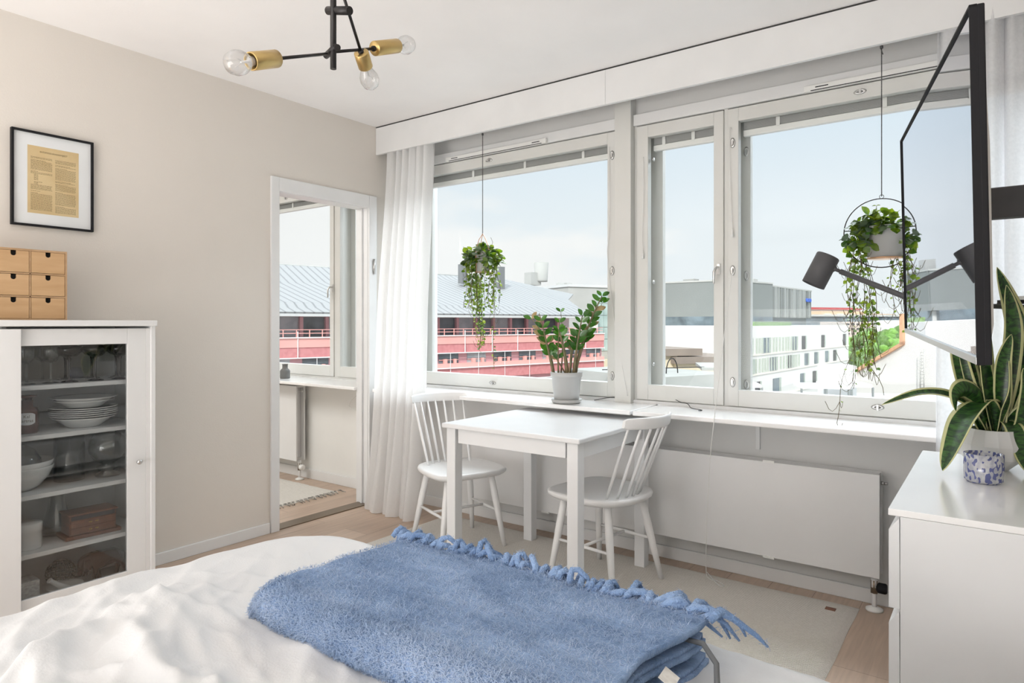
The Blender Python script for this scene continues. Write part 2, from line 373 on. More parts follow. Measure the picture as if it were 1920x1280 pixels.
# ---------------------------------------------------------------- mesh helpers
class MB:
    def __init__(s):
        s.v = []; s.f = []; s.m = []; s.sm = []; s.uv = {}; s.T = None; s.mi = 0
    def V(s, p):
        p = Vector(p)
        if s.T is not None: p = s.T @ p
        s.v.append(p); return len(s.v)-1
    def F(s, idx, smooth=False, uv=None):
        if uv: s.uv[len(s.f)] = uv
        s.f.append(tuple(idx)); s.m.append(s.mi); s.sm.append(smooth)
    def hexa(s, P):
        i = [s.V(p) for p in P]
        for q in ((0, 3, 2, 1), (4, 5, 6, 7), (0, 1, 5, 4), (1, 2, 6, 5), (2, 3, 7, 6), (3, 0, 4, 7)): s.F([i[k] for k in q])
        return s
    def box(s, x0, x1, y0, y1, z0, z1):
        return s.hexa([(x0, y0, z0), (x1, y0, z0), (x1, y1, z0), (x0, y1, z0), (x0, y0, z1), (x1, y0, z1), (x1, y1, z1), (x0, y1, z1)])
    def quad(s, a, b, c, d, uv=None):
        s.F([s.V(a), s.V(b), s.V(c), s.V(d)], uv=uv); return s
    def tube(s, pts, r, n=8, caps=True, flat=1.0):
        pts = [Vector(p) for p in pts]
        k = len(pts)
        rr = r if isinstance(r, (list, tuple)) else [r]*k
        t0 = (pts[1]-pts[0]).normalized()
        ref = Vector((0, 0, 1)) if abs(t0.z) < .9 else Vector((1, 0, 0))
        nrm = t0.cross(ref).normalized()
        rings = []
        for i in range(k):
            t = (pts[min(i+1, k-1)]-pts[max(i-1, 0)]).normalized()
            nrm = (nrm-t*nrm.dot(t))
            if nrm.length < 1e-6: nrm = t.orthogonal()
            nrm.normalize(); bn = t.cross(nrm)
            rings.append([s.V(pts[i]+(nrm*math.cos(2*PI*j/n)+bn*flat*math.sin(2*PI*j/n))*rr[i]) for j in range(n)])
        for i in range(k-1):
            for j in range(n):
                s.F([rings[i][j], rings[i][(j+1) % n], rings[i+1][(j+1) % n], rings[i+1][j]], True)
        if caps:
            s.F(rings[0][::-1]); s.F(rings[-1])
        return s
    def lathe(s, prof, c=(0, 0, 0), n=28, axis=None):
        c = Vector(c); Q = Matrix.Identity(3)
        if axis is not None: Q = Vector((0, 0, 1)).rotation_difference(Vector(axis).normalized()).to_matrix()
        rings = []
        for r, z in prof:
            if r < 1e-5: rings.append([s.V(c+Q@Vector((0, 0, z)))]*n)
            else: rings.append([s.V(c+Q@Vector((r*math.cos(2*PI*j/n), r*math.sin(2*PI*j/n), z))) for j in range(n)])
        for i in range(len(rings)-1):
            for j in range(n):
                q = [rings[i][j], rings[i][(j+1) % n], rings[i+1][(j+1) % n], rings[i+1][j]]
                u = []
                for a in q:
                    if a not in u: u.append(a)
                if len(u) > 2: s.F(u, True)
        if prof[0][0] > 1e-5 and prof[0] != prof[-1]: s.F(rings[0][::-1])
        if prof[-1][0] > 1e-5 and prof[0] != prof[-1]: s.F(rings[-1])
        return s
    def prism(s, poly, a, b):
        """poly of 3d points, extruded from offset a to offset b (vectors)"""
        a = Vector(a); b = Vector(b)
        A = [s.V(Vector(p)+a) for p in poly]; B = [s.V(Vector(p)+b) for p in poly]
        s.F(A[::-1]); s.F(B)
        for i in range(len(poly)):
            j = (i+1) % len(poly); s.F([A[i], A[j], B[j], B[i]])
        return s
    def grid(s, fn, nu, nv, uv=False, smooth=True):
        ids = [[s.V(fn(i/nu, j/nv)) for j in range(nv+1)] for i in range(nu+1)]
        for i in range(nu):
            for j in range(nv):
                u = [(i/nu, j/nv), ((i+1)/nu, j/nv), ((i+1)/nu, (j+1)/nv), (i/nu, (j+1)/nv)] if uv else None
                s.F([ids[i][j], ids[i+1][j], ids[i+1][j+1], ids[i][j+1]], smooth, u)
        return s
    def leaf(s, base, d, nrm, ln, w, fold=.12, curl=.15, seg=4, tipw=0.0):
        base = Vector(base); d = Vector(d).normalized(); nrm = Vector(nrm); nrm = (nrm-d*nrm.dot(d))
        if nrm.length < 1e-4: nrm = d.orthogonal()
        nrm.normalize(); sd = d.cross(nrm)
        rows = []
        for i in range(seg+1):
            t = i/seg
            ww = w*.5*(math.sin(PI*min(1, t*.93+.04))**.75) if 0 < i < seg else w*.04
            c = base+d*ln*t-nrm*ln*curl*t*t
            rows.append([s.V(c-sd*ww+nrm*ww*fold*2), s.V(c), s.V(c+sd*ww+nrm*ww*fold*2)])
        for i in range(seg):
            s.F([rows[i][0], rows[i][1], rows[i+1][1], rows[i+1][0]], True)
            s.F([rows[i][1], rows[i][2], rows[i+1][2], rows[i+1][1]], True)
        return s
    def build(s, name, mats, parent=None, local=False, bevel=0, seg=2, sub=0, solid=0, weld=False):
        if isinstance(mats, str): mats = [mats]
        org = Vector((0, 0, 0))
        if parent is not None:
            if not local:
                r = parent
                while r is not None: org += r.location; r = r.parent
        elif not local:
            xs = [p.x for p in s.v]; ys = [p.y for p in s.v]; zs = [p.z for p in s.v]
            org = Vector(((min(xs)+max(xs))/2, (min(ys)+max(ys))/2, min(zs)))
        me = bpy.data.meshes.new(name)
        me.from_pydata([tuple(p-org) for p in s.v], [], s.f)
        for mn in mats: me.materials.append(M[mn])
        me.polygons.foreach_set('material_index', s.m)
        me.polygons.foreach_set('use_smooth', s.sm)
        if s.uv:
            ul = me.uv_layers.new(name='UVMap')
            for fi, u in s.uv.items():
                p = me.polygons[fi]
                for k, li in enumerate(p.loop_indices): ul.data[li].uv = u[k]
        me.update()
        o = bpy.data.objects.new(name, me); COL.objects.link(o)
        if parent is not None: o.parent = parent
        elif not local: o.location = org
        if weld:
            b = o.modifiers.new('w', 'WELD'); b.merge_threshold = 1e-5
        if bevel:
            b = o.modifiers.new('b', 'BEVEL'); b.width = bevel; b.segments = seg; b.limit_method = 'ANGLE'; b.angle_limit = .6
            b.harden_normals = False
        if solid:
            b = o.modifiers.new('s', 'SOLIDIFY'); b.thickness = solid; b.offset = 0
        if sub:
            b = o.modifiers.new('u', 'SUBSURF'); b.levels = sub; b.render_levels = sub
        return o

def tag(o, label=None, cat=None, group=None, kind=None):
    if label: o['label'] = label
    if cat: o['category'] = cat
    if group: o['group'] = group
    if kind: o['kind'] = kind
    return o
def root(name, loc, label=None, cat=None, group=None, kind=None, rz=0):
    o = bpy.data.objects.new(name, None); COL.objects.link(o)
    o.location = loc; o.rotation_euler = (0, 0, rz); o.empty_display_size = .1
    return tag(o, label, cat, group, kind)
def struct(o): o['kind'] = 'structure'; return o
def copy_tree(o, parent=None):
    c = o.copy(); COL.objects.link(c); c.parent = parent
    for ch in list(o.children): copy_tree(ch, c)
    return c
def B(x0, x1, y0, y1, z0, z1): return MB().box(x0, x1, y0, y1, z0, z1)
def text(body, size, loc, rot, mat, parent, name='lettering', depth=.001, align='CENTER'):
    cu = bpy.data.curves.new(name, 'FONT'); cu.body = body; cu.size = size; cu.extrude = depth; cu.align_x = align; cu.align_y = 'CENTER'
    cu.resolution_u = 2
    t = bpy.data.objects.new(name, cu); COL.objects.link(t)
    t.location = loc; t.rotation_euler = rot
    bpy.context.view_layer.update()
    dg = bpy.context.evaluated_depsgraph_get()
    me = bpy.data.meshes.new_from_object(t.evaluated_get(dg)); me.transform(t.matrix_world)
    bpy.data.objects.remove(t); bpy.data.curves.remove(cu)
    org = Vector((0, 0, 0)); r = parent
    while r is not None: org += r.location; r = r.parent
    me.transform(Matrix.Translation(-org))
    me.materials.clear(); me.materials.append(M[mat])
    o = bpy.data.objects.new(name, me); COL.objects.link(o); o.parent = parent
    return o

# ---------------------------------------------------------------- room shell
ZC = 2.566
struct(B(-3.2, 3.78, -7.6, .32, -.15, 0).build('floor', 'oak_floor'))
struct(B(-3.2, 3.78, -7.6, .45, ZC, ZC+.15).build('ceiling', 'ceiling_paint'))
b = MB(); b.box(-.1, 0, -7.6, -.955, 0, ZC); b.box(-.1, 0, -.955, -.235, 2.02, ZC); b.box(-.1, 0, -.235, .33, 0, ZC)
struct(b.build('wall_left', 'wall_paint'))
b = MB(); b.box(0, 3.6, 0, .33, 0, .765); b.box(0, 3.6, .085, .33, 2.36, ZC); b.box(3.6, 3.78, 0, .33, 0, ZC); b.box(0, .1, .085, .33, .765, 2.36)
struct(b.build('wall_far', 'far_wall_paint'))
b = MB(); b.box(-3.2, -.1, 0, .33, 0, .765); b.box(-3.2, -.1, .085, .33, 2.36, ZC); b.box(-.39, -.1, .085, .33, .765, 2.36); b.box(-3.2, -2.4, .085, .33, .765, 2.36)
struct(b.build('wall_kitchen_far', 'kitchen_paint'))
struct(B(-3.3, -3.2, -2.7, .33, 0, ZC).build('wall_kitchen_side', 'kitchen_paint'))
struct(B(-3.3, -.1, -2.7, -2.6, 0, ZC).build('wall_kitchen_back', 'kitchen_paint'))
struct(B(3.70, 3.78, -7.6, 0, 0, ZC).build('wall_right', 'wall_paint'))
struct(B(-.1, 3.78, -7.7, -7.6, 0, ZC).build('wall_back', 'wall_paint'))
struct(B(0, .012, -1.78, -1.0, 0, .062).build('baseboard_left', 'white_trim', bevel=.003))
struct(B(0.02, 3.69, -.014, 0, 0, .064).build('baseboard_far', 'white_trim', bevel=.003))
struct(B(-3.1, -.1, -.014, 0, 0, .075).build('baseboard_kitchen', 'white_trim', bevel=.003))

# doorway to the kitchen: lining and architraves, hinge
dr = struct(root('door_1', (-.05, -.595, 0)))
b = MB()
b.box(.0, .016, -.995, -.940, 0, 2.088); b.box(.0, .016, -.250, -.182, 0, 2.088); b.box(.0, .016, -.940, -.250, 2.005, 2.088)
b.build('architrave', 'white_trim', dr, bevel=.003)
b = MB(); b.box(-.116, .0, -.955, -.938, 0, 2.02); b.box(-.116, .0, -.252, -.235, 0, 2.02); b.box(-.116, .0, -.955, -.235, 2.003, 2.02)
b.box(-.06, -.045, -.938, -.925, 0, 2.003); b.box(-.06, -.045, -.265, -.252, 0, 2.003)
b.build('lining', 'white_trim', dr, bevel=.002)
b = MB(); b.tube([(.022, -.212, 1.56), (.022, -.212, 1.66)], .007, 10); b.box(.014, .02, -.225, -.2, 1.575, 1.645)
b.build('hinge', 'steel', dr)
b = MB(); b.tube([(.022, -.212, .30), (.022, -.212, .40)], .007, 10); b.box(.014, .02, -.225, -.2, .315, .385)
b.build('hinge', 'steel', dr)
struct(B(-.1, 0, -.955, -.235, 0, .006).build('trim_2', 'dark_brass'))

# pelmet
pl = root('curtain_pelmet', (1.85, -.16, 2.375), 'long white boxed pelmet under the ceiling above the windows', 'pelmet')
b = MB(); b.box(.001, 1.7665, -.18, -.158, 2.376, 2.558); b.box(1.7675, 3.699, -.18, -.158, 2.376, 2.558)
b.build('front_board', 'white_trim', pl, bevel=.0015)
B(.001, 3.699, -.158, -.10, 2.535, 2.555).build('rail_board', 'white_trim', pl)
B(.001, 3.699, -.1785, -.159, 2.558, 2.5655).build('shadow_gap', 'gap_shade', pl)  # dark strip in the gap under the ceiling, its shade put into the colour
b = MB(); b.box(.02, 3.68, -.125, -.112, 2.515, 2.535); b.build('curtain_track', 'steel', pl)

# ---------------------------------------------------------------- windows
def bars(mb, x0, x1, z0, z1, w, y0, y1, wb=None, wt=None, wr=None):
    wb = wb or w; wt = wt or w; wr = wr or w
    mb.box(x0, x0+w, y0, y1, z0, z1); mb.box(x1-wr, x1, y0, y1, z0, z1)
    mb.box(x0+w, x1-wr, y0, y1, z0, z0+wb); mb.box(x0+w, x1-wr, y0, y1, z1-wt, z1)
def catch(parent, c, ax='z'):
    b = MB(); x, y, z = c
    if ax == 'z': b.T = Matrix.Translation(c)@Matrix.Rotation(PI/2, 4, 'X')@Matrix.Diagonal((.5, 1, 1, 1))
    else: b.T = Matrix.Translation(c)@Matrix.Rotation(PI/2, 4, 'X')@Matrix.Diagonal((1, .45, 1, 1))
    b.lathe([(0.026, 0), (.026, .003), (.020, .006), (.012, .006), (.012, .003), (0, .003)], n=18)
    b.T = Matrix.Translation(c)
    b.box(-.004, .004, -.010, -.002, -.012, .012)
    return b.build('catch', 'steel', parent)
def handle(parent, c):
    b = MB(); x, y, z = c
    b.box(x-.008, x+.008, y-.006, y, z-.028, z+.028)
    b.tube([(x, y-.004, z+.008), (x-.002, y-.035, z+.006), (x-.010, y-.042, z-.015), (x-.012, y-.040, z-.075)], [.007, .007, .007, .005], 8)
    return b.build('handle', 'steel', parent, bevel=.001)
def hinge(parent, x, z):
    b = MB(); b.tube([(x, .072, z-.028), (x, .072, z+.028)], .006, 8); b.build('hinge', 'steel', parent)
ZB, ZT = .81, 2.302
def sash(parent, x0, x1, inner, ww=.05, wr=None, wo=.055):
    """double casement: inner sash flush with the room, outer sash 12 cm beyond"""
    b = MB(); bars(b, x0, x1, ZB, ZT, ww, .058, .10, wb=.082, wt=.066, wr=wr)
    b.build('inner_sash', 'window_paint', parent, bevel=.002)
    b = MB(); b.box(x0+ww, x1-(wr or ww), .074, .078, ZB+.08, ZT-.064); b.build('inner_pane', 'pane_glass', parent)
    o0, o1 = inner
    b = MB(); bars(b, o0, o1, ZB-.005, ZT+.01, wo, .195, .235, wb=.075, wt=.09, wr=.055)
    b.build('outer_sash', 'window_paint', parent, bevel=.002)
    b = MB(); b.box(o0+wo, o1-.055, .212, .216, ZB+.06, ZT-.075); b.build('outer_pane', 'pane_glass', parent)
def blind(label, x0, x1, laddr):
    r = root('venetian_blind', ((x0+x1)/2, .14, 2.17), label, 'window blind', 'venetian blinds pulled up between the panes')
    B(x0, x1, .118, .156, 2.243, 2.268).build('headrail', 'blind_white', r, bevel=.003)
    b = MB()
    for k in range(11):
        z = 2.206+k*.0033
        b.box(x0+.004, x1-.004, .121, .152, z, z+.0012)
    b.build('slats', 'slat_grey', r)
    B(x0, x1, .122, .152, 2.172, 2.203).build('bottom_rail', 'blind_white', r, bevel=.004)
    for x in laddr: B(x-.009, x+.009, .1165, .1185, 2.196, 2.247).build('ladder_tape', 'blind_white', r)
    return r

w1 = struct(root('window_1', (.9, .1, .79)))
b = MB(); bars(b, .10, 1.718, .79, 2.36, .02, .066, .25, wb=.018, wt=.052, wr=.008)
b.build('window_frame', 'window_paint', w1, bevel=.0015)
B(.10, 1.716, .045, .068, 2.307, 2.367).build('head_trim', 'white_trim', w1, bevel=.002)
sash(w1, .125, 1.708, (.12, 1.71), .05, wr=.056)
catch(w1, (1.683, .058, 2.17)); catch(w1, (1.683, .058, 1.52)); catch(w1, (1.683, .058, .93))
catch(w1, (.80, .058, 2.27), 'x'); catch(w1, (.83, .058, .845), 'x'); 
blind('raised slatted blind in the big window beside the kitchen doorway', .18, 1.645, (.62, 1.04, 1.46))
w2 = struct(root('window_2', (2.7, .1, .79)))
b = MB(); bars(b, 1.816, 3.6, .79, 2.36, .014, .066, .25, wb=.018, wt=.052)
b.box(2.312, 2.331, .068, .25, .79, 2.31)
b.build('window_frame', 'window_paint', w2, bevel=.0015)
B(1.818, 3.6, .045, .068, 2.307, 2.367).build('head_trim', 'white_trim', w2, bevel=.002)
sash(w2, 1.833, 2.311, (1.831, 2.311), .066, wr=.05, wo=.094)
sash(w2, 2.333, 3.585, (2.332, 3.59), .053, wr=.06, wo=.073)
for z in (2.13, 1.49, .93): catch(w2, (2.358, .058, z)); catch(w2, (2.385, .195, z-.02))
catch(w2, (2.93, .058, 2.268), 'x'); catch(w2, (3.00, .058, .852), 'x')
for z in (2.1, 1.52, .98): hinge(w2, 1.826, z)
for z in (2.12, 1.45, 1.0):
    b = MB(); b.lathe([(0, -.004), (.011, -.004), (.011, .004), (0, .004)], (1.912, .10, z), 12, axis=(1, 0, 0)); b.build('hinge', 'steel', w2)
handle(w2, (2.287, .058, 1.50))
blind('raised slatted blind in the narrow sash between the two big windows', 1.902, 2.26, (1.965, 2.13))
blind('raised slatted blind in the wide window behind the round hanging planter', 2.39, 3.53, (2.56, 3.02, 3.35))
w3 = struct(root('window_3', (-1.4, .1, .79)))
b = MB(); bars(b, -2.4, -.39, .79, 2.36, .03, .066, .25, wb=.018, wt=.052)
b.box(-.745, -.705, .068, .25, .79, 2.31)
b.build('window_frame', 'window_paint', w3, bevel=.0015)
B(-2.4, -.39, .045, .068, 2.307, 2.367).build('head_trim', 'white_trim', w3, bevel=.002)
sash(w3, -2.365, -.745, (-2.36, -.72), .05, wr=.045)
sash(w3, -.703, -.375, (-.704, -.36), .035, wr=.05)
handle(w3, (-.752, .058, 1.50))
catch(w3, (-1.36, .058, 2.27), 'x')
for z in (2.02, 1.5, 1.02): hinge(w3, -.683, z)
blind('raised slatted blind in the kitchen window seen through the doorway', -2.30, -.80, (-1.9, -1.35, -.9))
# post between the two living room windows
b = MB(); b.box(1.718, 1.816, .018, .25, .79, 2.55)
struct(b.build('trim_1', 'window_paint', bevel=.002))
# sills
def sill(name, x0, x1):
    b = MB(); b.box(x0, x1, -.275, .068, .767, .79); return struct(b.build(name, 'white_gloss', bevel=.006, seg=3))
sill('trim_3', .07, 1.955); sill('trim_4', 1.968, 3.60); sill('trim_5', -2.4, -.11)
struct(B(.1, 3.6, .05, .068, .79, .806).build('trim_6', 'white_trim'))
# sill brackets
def bracket(x, y=0.0, label=''):
    r = root('sill_bracket', (x, y, .64), label, 'bracket')
    b = MB(); b.box(x-.009, x+.009, y-.012, y-.0005, .62, .766); b.box(x-.009, x+.009, y-.22, y-.0005, .757, .7665)
    b.build('arm', 'white_trim', r)
    b = MB(); b.prism([(x-.002, y-.012, .74), (x-.002, y-.14, .757), (x-.002, y-.012, .757)], (0, 0, 0), (.004, 0, 0)); b.build('gusset', 'white_trim', r)
bracket(2.50, 0, 'white shelf bracket under the sill above the long radiator')
bracket(-1.02, 0, 'white shelf bracket under the kitchen sill')
# trickle vents: long white slotted bars on the head trim
def vent(x0, x1, label):
    r = root('window_vent', ((x0+x1)/2, .03, 2.30), label, 'window vent')
    B(x0, x1, .020, .046, 2.302, 2.330).build('housing', 'blind_white', r, bevel=.003)
    B(x0+.03, x1-.03, .0185, .0205, 2.3015, 2.305).build('slot', 'gap_shade', r)  # dark strip painting the shade of the slot opening
    for x in (x0+.05, x1-.10): B(x, x+.055, .0185, .0205, 2.314, 2.318).build('slider', 'black_plastic', r)
vent(.46, 1.26, 'slotted white vent above the glass of the window near the curtain')
vent(2.70, 3.43, 'slotted white vent above the wide window beside the television')

# radiators
def radiator(x0, x1, z0, z1, vx, label, knob):
    r = root('radiator', ((x0+x1)/2, -.07, 0), label, 'radiator')
    b = MB(); b.box(x0, x1, -.12, -.108, z0, z1); b.box(x0, x1, -.048, -.036, z0, z1); b.box(x0+.004, x1-.004, -.11, -.04, z1-.012, z1-.001)
    for k in range(int((x1-x0)/.05)): b.box(x0+.03+k*.05, x0+.033+k*.05, -.108, -.048, z0+.02, z1-.02)
    b.build('panel', 'radiator_white', r, bevel=.003)
    for x in (x0+.35, x1-.35): 
        for zc in (z0+.07, z1-.07): B(x-.02, x+.02, -.036, -.002, zc-.02, zc+.02).build('wall_bracket', 'radiator_white', r)
    for x in (x0+.55, x1-.45):
        for za, zc in ((z1-.004, z1+.008), (z0-.006, z0+.004)): B(x-.025, x+.025, -.124, -.112, za, zc).build('clip', 'blind_white', r)
    b = MB(); b.tube([(vx, -.08, z0+.004), (vx, -.08, z0-.05)], .014, 12); b.tube([(vx, -.08, z0-.05), (vx, -.08, .0)], .010, 10)
    b.build('pipe', 'radiator_white', r)
    b = MB(); b.tube([(vx, -.08, z0-.02), (vx, -.08, z0-.075)], .015, 6); b.build('valve', 'dark_brass', r)
    b = MB(); b.lathe([(.0, 0), (.014, 0), (.022, .008), (.022, .034), (.018, .04), (0, .04)], (vx+.008, -.08, z0-.05), 14, axis=(1, 0, 0)); b.build('knob', knob, r, bevel=.001)
    b = MB(); b.lathe([(.034, .0005), (.034, .008), (.012, .018)], (vx, -.08, 0), 20); b.build('floor_collar', 'blind_white', r)
    b = MB(); b.tube([(x1, -.08, z1-.04), (x1+.012, -.08, z1-.04)], .008, 8); b.tube([(x1+.012, -.08, z1-.04), (x1+.026, -.08, z1-.04)], .006, 6); b.build('bleed_screw', 'steel', r)
radiator(.80, 3.03, .15, .587, 3.005, 'long flat white panel radiator behind the dining table', 'black_plastic')
radiator(-2.2, -.972, .15, .735, -.985, 'white panel radiator under the kitchen sill seen through the doorway', 'blind_white')

# ---------------------------------------------------------------- dining table
t = root('dining_table', (1.65, -.535, 0), 'square white dining table pushed up to the sill', 'table')
X0, X1, YA, YB = 1.265, 2.035, -.902, -.170
B(X0, X1, YA, YB, .722, .745).build('tabletop', 'white_lacquer', t, bevel=.006, seg=3)
lw_ = .054
for xa in (X0+.018, X1-.018-lw_):
    for ya in (YA+.018, YB-.018-lw_):
        B(xa, xa+lw_, ya, ya+lw_, .0125, .722).build('leg', 'white_lacquer', t, bevel=.003)
B(X0+.084, X1-.084, YA+.026, YA+.046, .652, .722).build('apron', 'white_lacquer', t, bevel=.002)
B(X0+.084, X1-.084, YB-.046, YB-.026, .652, .722).build('apron', 'white_lacquer', t, bevel=.002)
B(X0+.026, X0+.046, YA+.084, YB-.084, .652, .722).build('apron', 'white_lacquer', t, bevel=.002)
B(X1-.046, X1-.026, YA+.084, YB-.084, .652, .722).build('apron', 'white_lacquer', t, bevel=.002)

# ---------------------------------------------------------------- spindle-back chairs (local: faces +X, seat centre at origin)
def make_chair(loc, rz, label):
    r = root('dining_chair', loc, label, 'chair', 'white spindle-back chairs at the dining table', rz=rz)
    b = MB()
    n = 36
    def outline(k, s=1.0):
        a = 2*PI*k/n
        ca, sa = math.cos(a), math.sin(a)
        p = 5.0 if ca > 0 else 2.8
        rad = 1/((abs(ca)**p+abs(sa)**p)**(1/p))
        x = .215*rad*ca; y = .220*rad*sa*(1-.06*(ca < 0)*abs(ca))
        return x*s, y*s
    H = .44
    prof = [(0, H-.010), (.35, H-.011), (.72, H-.007), (.93, H-.001), (.985, H-.003), (1.0, H-.012), (.985, H-.022), (.90, H-.036), (.5, H-.036), (0, H-.036)]
    rings = []
    for s_, z in prof:
        if s_ == 0: i = b.V((0, 0, z)); rings.append([i]*n)
        else: rings.append([b.V((*outline(k, s_), z)) for k in range(n)])
    for i in range(len(rings)-1):
        for j in range(n):
            q = [rings[i][j], rings[i+1][j], rings[i+1][(j+1) % n], rings[i][(j+1) % n]]
            u = []
            for a in q:
                if a not in u: u.append(a)
            b.F(u, True)
    b.build('seat', 'chair_white', r, local=True)
    # crest rail curved around the sitter, leaning back
    b = MB()
    def crest(u, v):
        th = (u-.5)*2
        y = .178*th
        xb = -.318+.070*th*th
        # section v around a rounded slat 52 mm high, 17 mm thick
        a = 2*PI*v
        cx = math.copysign(abs(math.cos(a))**.6, math.cos(a))*.0095; cz = math.copysign(abs(math.sin(a))**.5, math.sin(a))*(.027-.004*abs(th)**3)
        e = 1-.25*max(0, abs(th)-.93)/.07
        return (xb+cx*e-cz*.18, y, .790+cz*e)
    b.grid(crest, 28, 14)
    for sgn in (0, 1):
        c = [crest(sgn, k/14) for k in range(14)]; ids = [b.V(p) for p in c]; b.F(ids if sgn else ids[::-1])
    b.build('crest_rail', 'chair_white', r, local=True)
    for k in range(7):
        th = (k-3)/3
        top = Vector((-.312+.070*(th*.88)**2,   .178*th*.88, .772)); bot = Vector((-.168+.055*th*th*.9, .130*th, .43))
        b = MB(); mid = (top+bot)/2
        b.tube([bot, bot.lerp(top, .35), bot.lerp(top, .7), top], [.0065, .0080, .0068, .0055], 8)
        b.build('spindle', 'chair_white', r, local=True)
    legs = {}
    for sx in (1, -1):
        for sy in (1, -1):
            top = Vector((.125*sx, .13*sy, .41)); bot = Vector((.185*sx-.015, .19*sy, .0135))
            b = MB(); b.tube([top, top.lerp(bot, .35), top.lerp(bot, .6), bot], [.0165, .0185, .016, .0115], 14)
            b.build('leg', 'chair_white', r, local=True)
            legs[sx, sy] = (top, bot)
    def on(sx, sy, t): a, c = legs[sx, sy]; return a.lerp(c, t)
    ends = []
    for sy in (1, -1):
        a, c = on(1, sy, .52), on(-1, sy, .52)
        b = MB(); b.tube([a, a.lerp(c, .5), c], [.006, .009, .006], 8); b.build('stretcher', 'chair_white', r, local=True)
        ends.append(a.lerp(c, .5))
    b = MB(); b.tube([ends[0], ends[1]], .0075, 8); b.build('stretcher', 'chair_white', r, local=True)
    return r
make_chair((1.032, -.502, 0), math.radians(-22), 'white spindle-back chair between the curtain and the table')
make_chair((1.915, -.478, 0), math.radians(171), 'white spindle-back chair with its seat pushed under the table, near the radiator')

# ---------------------------------------------------------------- rugs
b = MB()
def rugf(u, v):
    x = .60+2.352*u; y = -1.72+1.615*v
    z = .0125+.0012*noise.noise(Vector((x*3, y*3, 0)))
    ed = min(u*2.352, (1-u)*2.352, v*1.615, (1-v)*1.615)
    x += .006*noise.noise(Vector((y*4, 1, 0)))*(u > .5); y += .006*noise.noise(Vector((x*3, 7, 0)))
    if ed < 1e-6: z = .001
    elif ed < .03: z *= .9
    return (x, y, z)
b.grid(rugf, 90, 60)
rg = root('woven_rug', (1.776, -.91, 0), 'cream woven rug under the dining table and chairs', 'rug')
b.build('pile', 'cream_rug', rg)
B(2.838, 2.878, -.225, -.196, .0125, .0155).build('leather_tag', 'walnut', rg)['label'] = 'small brown leather tag'
kr = root('fringed_rug', (-.95, -.65, 0), 'off-white kitchen rug with a knotted dark fringe beyond the doorway', 'rug')
b = MB()
b.grid(lambda u, v: (-1.9+1.47*u+.008*noise.noise(Vector((v*9, 0, 3))), -1.1+.95*v+.006*noise.noise(Vector((u*9, 2, 3))), .0095+.002*noise.noise(Vector((u*20, v*14, 0)))-.009*(u in (0, 1) or v in (0, 1))), 40, 26)
b.build('weave', 'kitchen_rug', kr)
pm('fringe_yarn', (.52, .50, .46), .95, c2=(.10, .095, .09), ns=55)
for k in range(30):
    y = -1.085+k*.0325
    b = MB(); x = -.432; a = random.uniform(-.5, .5)
    b.tube([(x-.01, y, .009), (x+.015, y+a*.01, .014), (x+.032, y+a*.03, .008), (x+.055, y+a*.05+random.uniform(-.01, .01), .005)], [.004, .0045, .003, .0025], 6)
    b.build('tassel', 'fringe_yarn', kr)

# ---------------------------------------------------------------- bed
bd = root('bed', (2.76, -3.1, 0), 'made bed under a rumpled white duvet', 'bed')
BX, BY, BXR, BYB, BZ = 1.672, -1.955, 3.66, -4.2, .6
B(BX+.05, BXR-.05, BYB, BY-.05, .12, .34).build('bed_base', 'mattress', bd, bevel=.01)
B(BX+.05, BXR-.05, BYB, BY-.05, .34, .54).build('mattress', 'mattress', bd, bevel=.04, seg=4)
for x in (BX+.12, BXR-.15):
    for y in (BYB+.1, BY-.15): B(x, x+.05, y, y+.05, 0, .12).build('leg', 'birch', bd)
def nz3(x, y, z, s): return noise.noise(Vector((x*s, y*s, z)))
def ridge(x, y, ang, fx, fy, seed, sharp=2.0):
    c, s_ = math.cos(ang), math.sin(ang)
    a = x*c+y*s_; p = -x*s_+y*c
    wob = .35*noise.noise(Vector((a*1.7, p*1.7, seed+5)))
    n = noise.noise(Vector((a*fx+wob, p*fy+wob*2, seed)))
    return (1-abs(n)*2.0) ** sharp if abs(n) < .5 else 0
def seg_ridge(x, y, ax, ay, bx, by, w, h, asym=1.0):
    """a soft crease from a to b; the far side falls off more slowly"""
    dx, dy = bx-ax, by-ay; l2 = dx*dx+dy*dy; l = math.sqrt(l2)
    t = ((x-ax)*dx+(y-ay)*dy)/l2
    d = ((x-ax)*dy-(y-ay)*dx)/l
    d += .018*noise.noise(Vector((t*2.6, ax*9, by*9)))
    f = math.exp(-(max(0, -t)*l/.07)**2)*math.exp(-(max(0, t-1)*l/.07)**2)
    ww = w if d > 0 else w*asym
    return h*f*math.exp(-(abs(d)/ww)**1.5)
CREASES = [(1.62, -2.22, 1.95, -2.56, .025, .016, 3.0), (1.95, -2.56, 2.22, -2.62, .03, .012, 2.5), (1.75, -2.62, 2.25, -2.72, .022, .016, 2.4),
           (2.02, -2.74, 2.62, -2.74, .03, .014, 2.0), (1.78, -2.72, 2.10, -2.98, .022, .018, 2.2), (2.05, -2.80, 2.45, -3.02, .025, .017, 1.9),
           (1.70, -2.45, 1.86, -2.72, .02, .016, 2), (1.92, -2.62, 2.10, -2.86, .016, .014, 2.4), (2.22, -2.80, 2.38, -2.70, .014, .010, 2),
           (1.68, -2.55, 1.98, -2.62, .018, .012, 2.5), (2.35, -2.85, 2.90, -2.86, .03, .014, 1.8), (2.20, -2.95, 2.7, -3.1, .03, .016, 1.8),
           (2.80, -2.62, 3.25, -2.30, .03, .010, 2), (3.05, -2.30, 3.55, -2.12, .025, .009, 2.5), (2.98, -2.42, 3.5, -2.30, .03, .009, 2)]
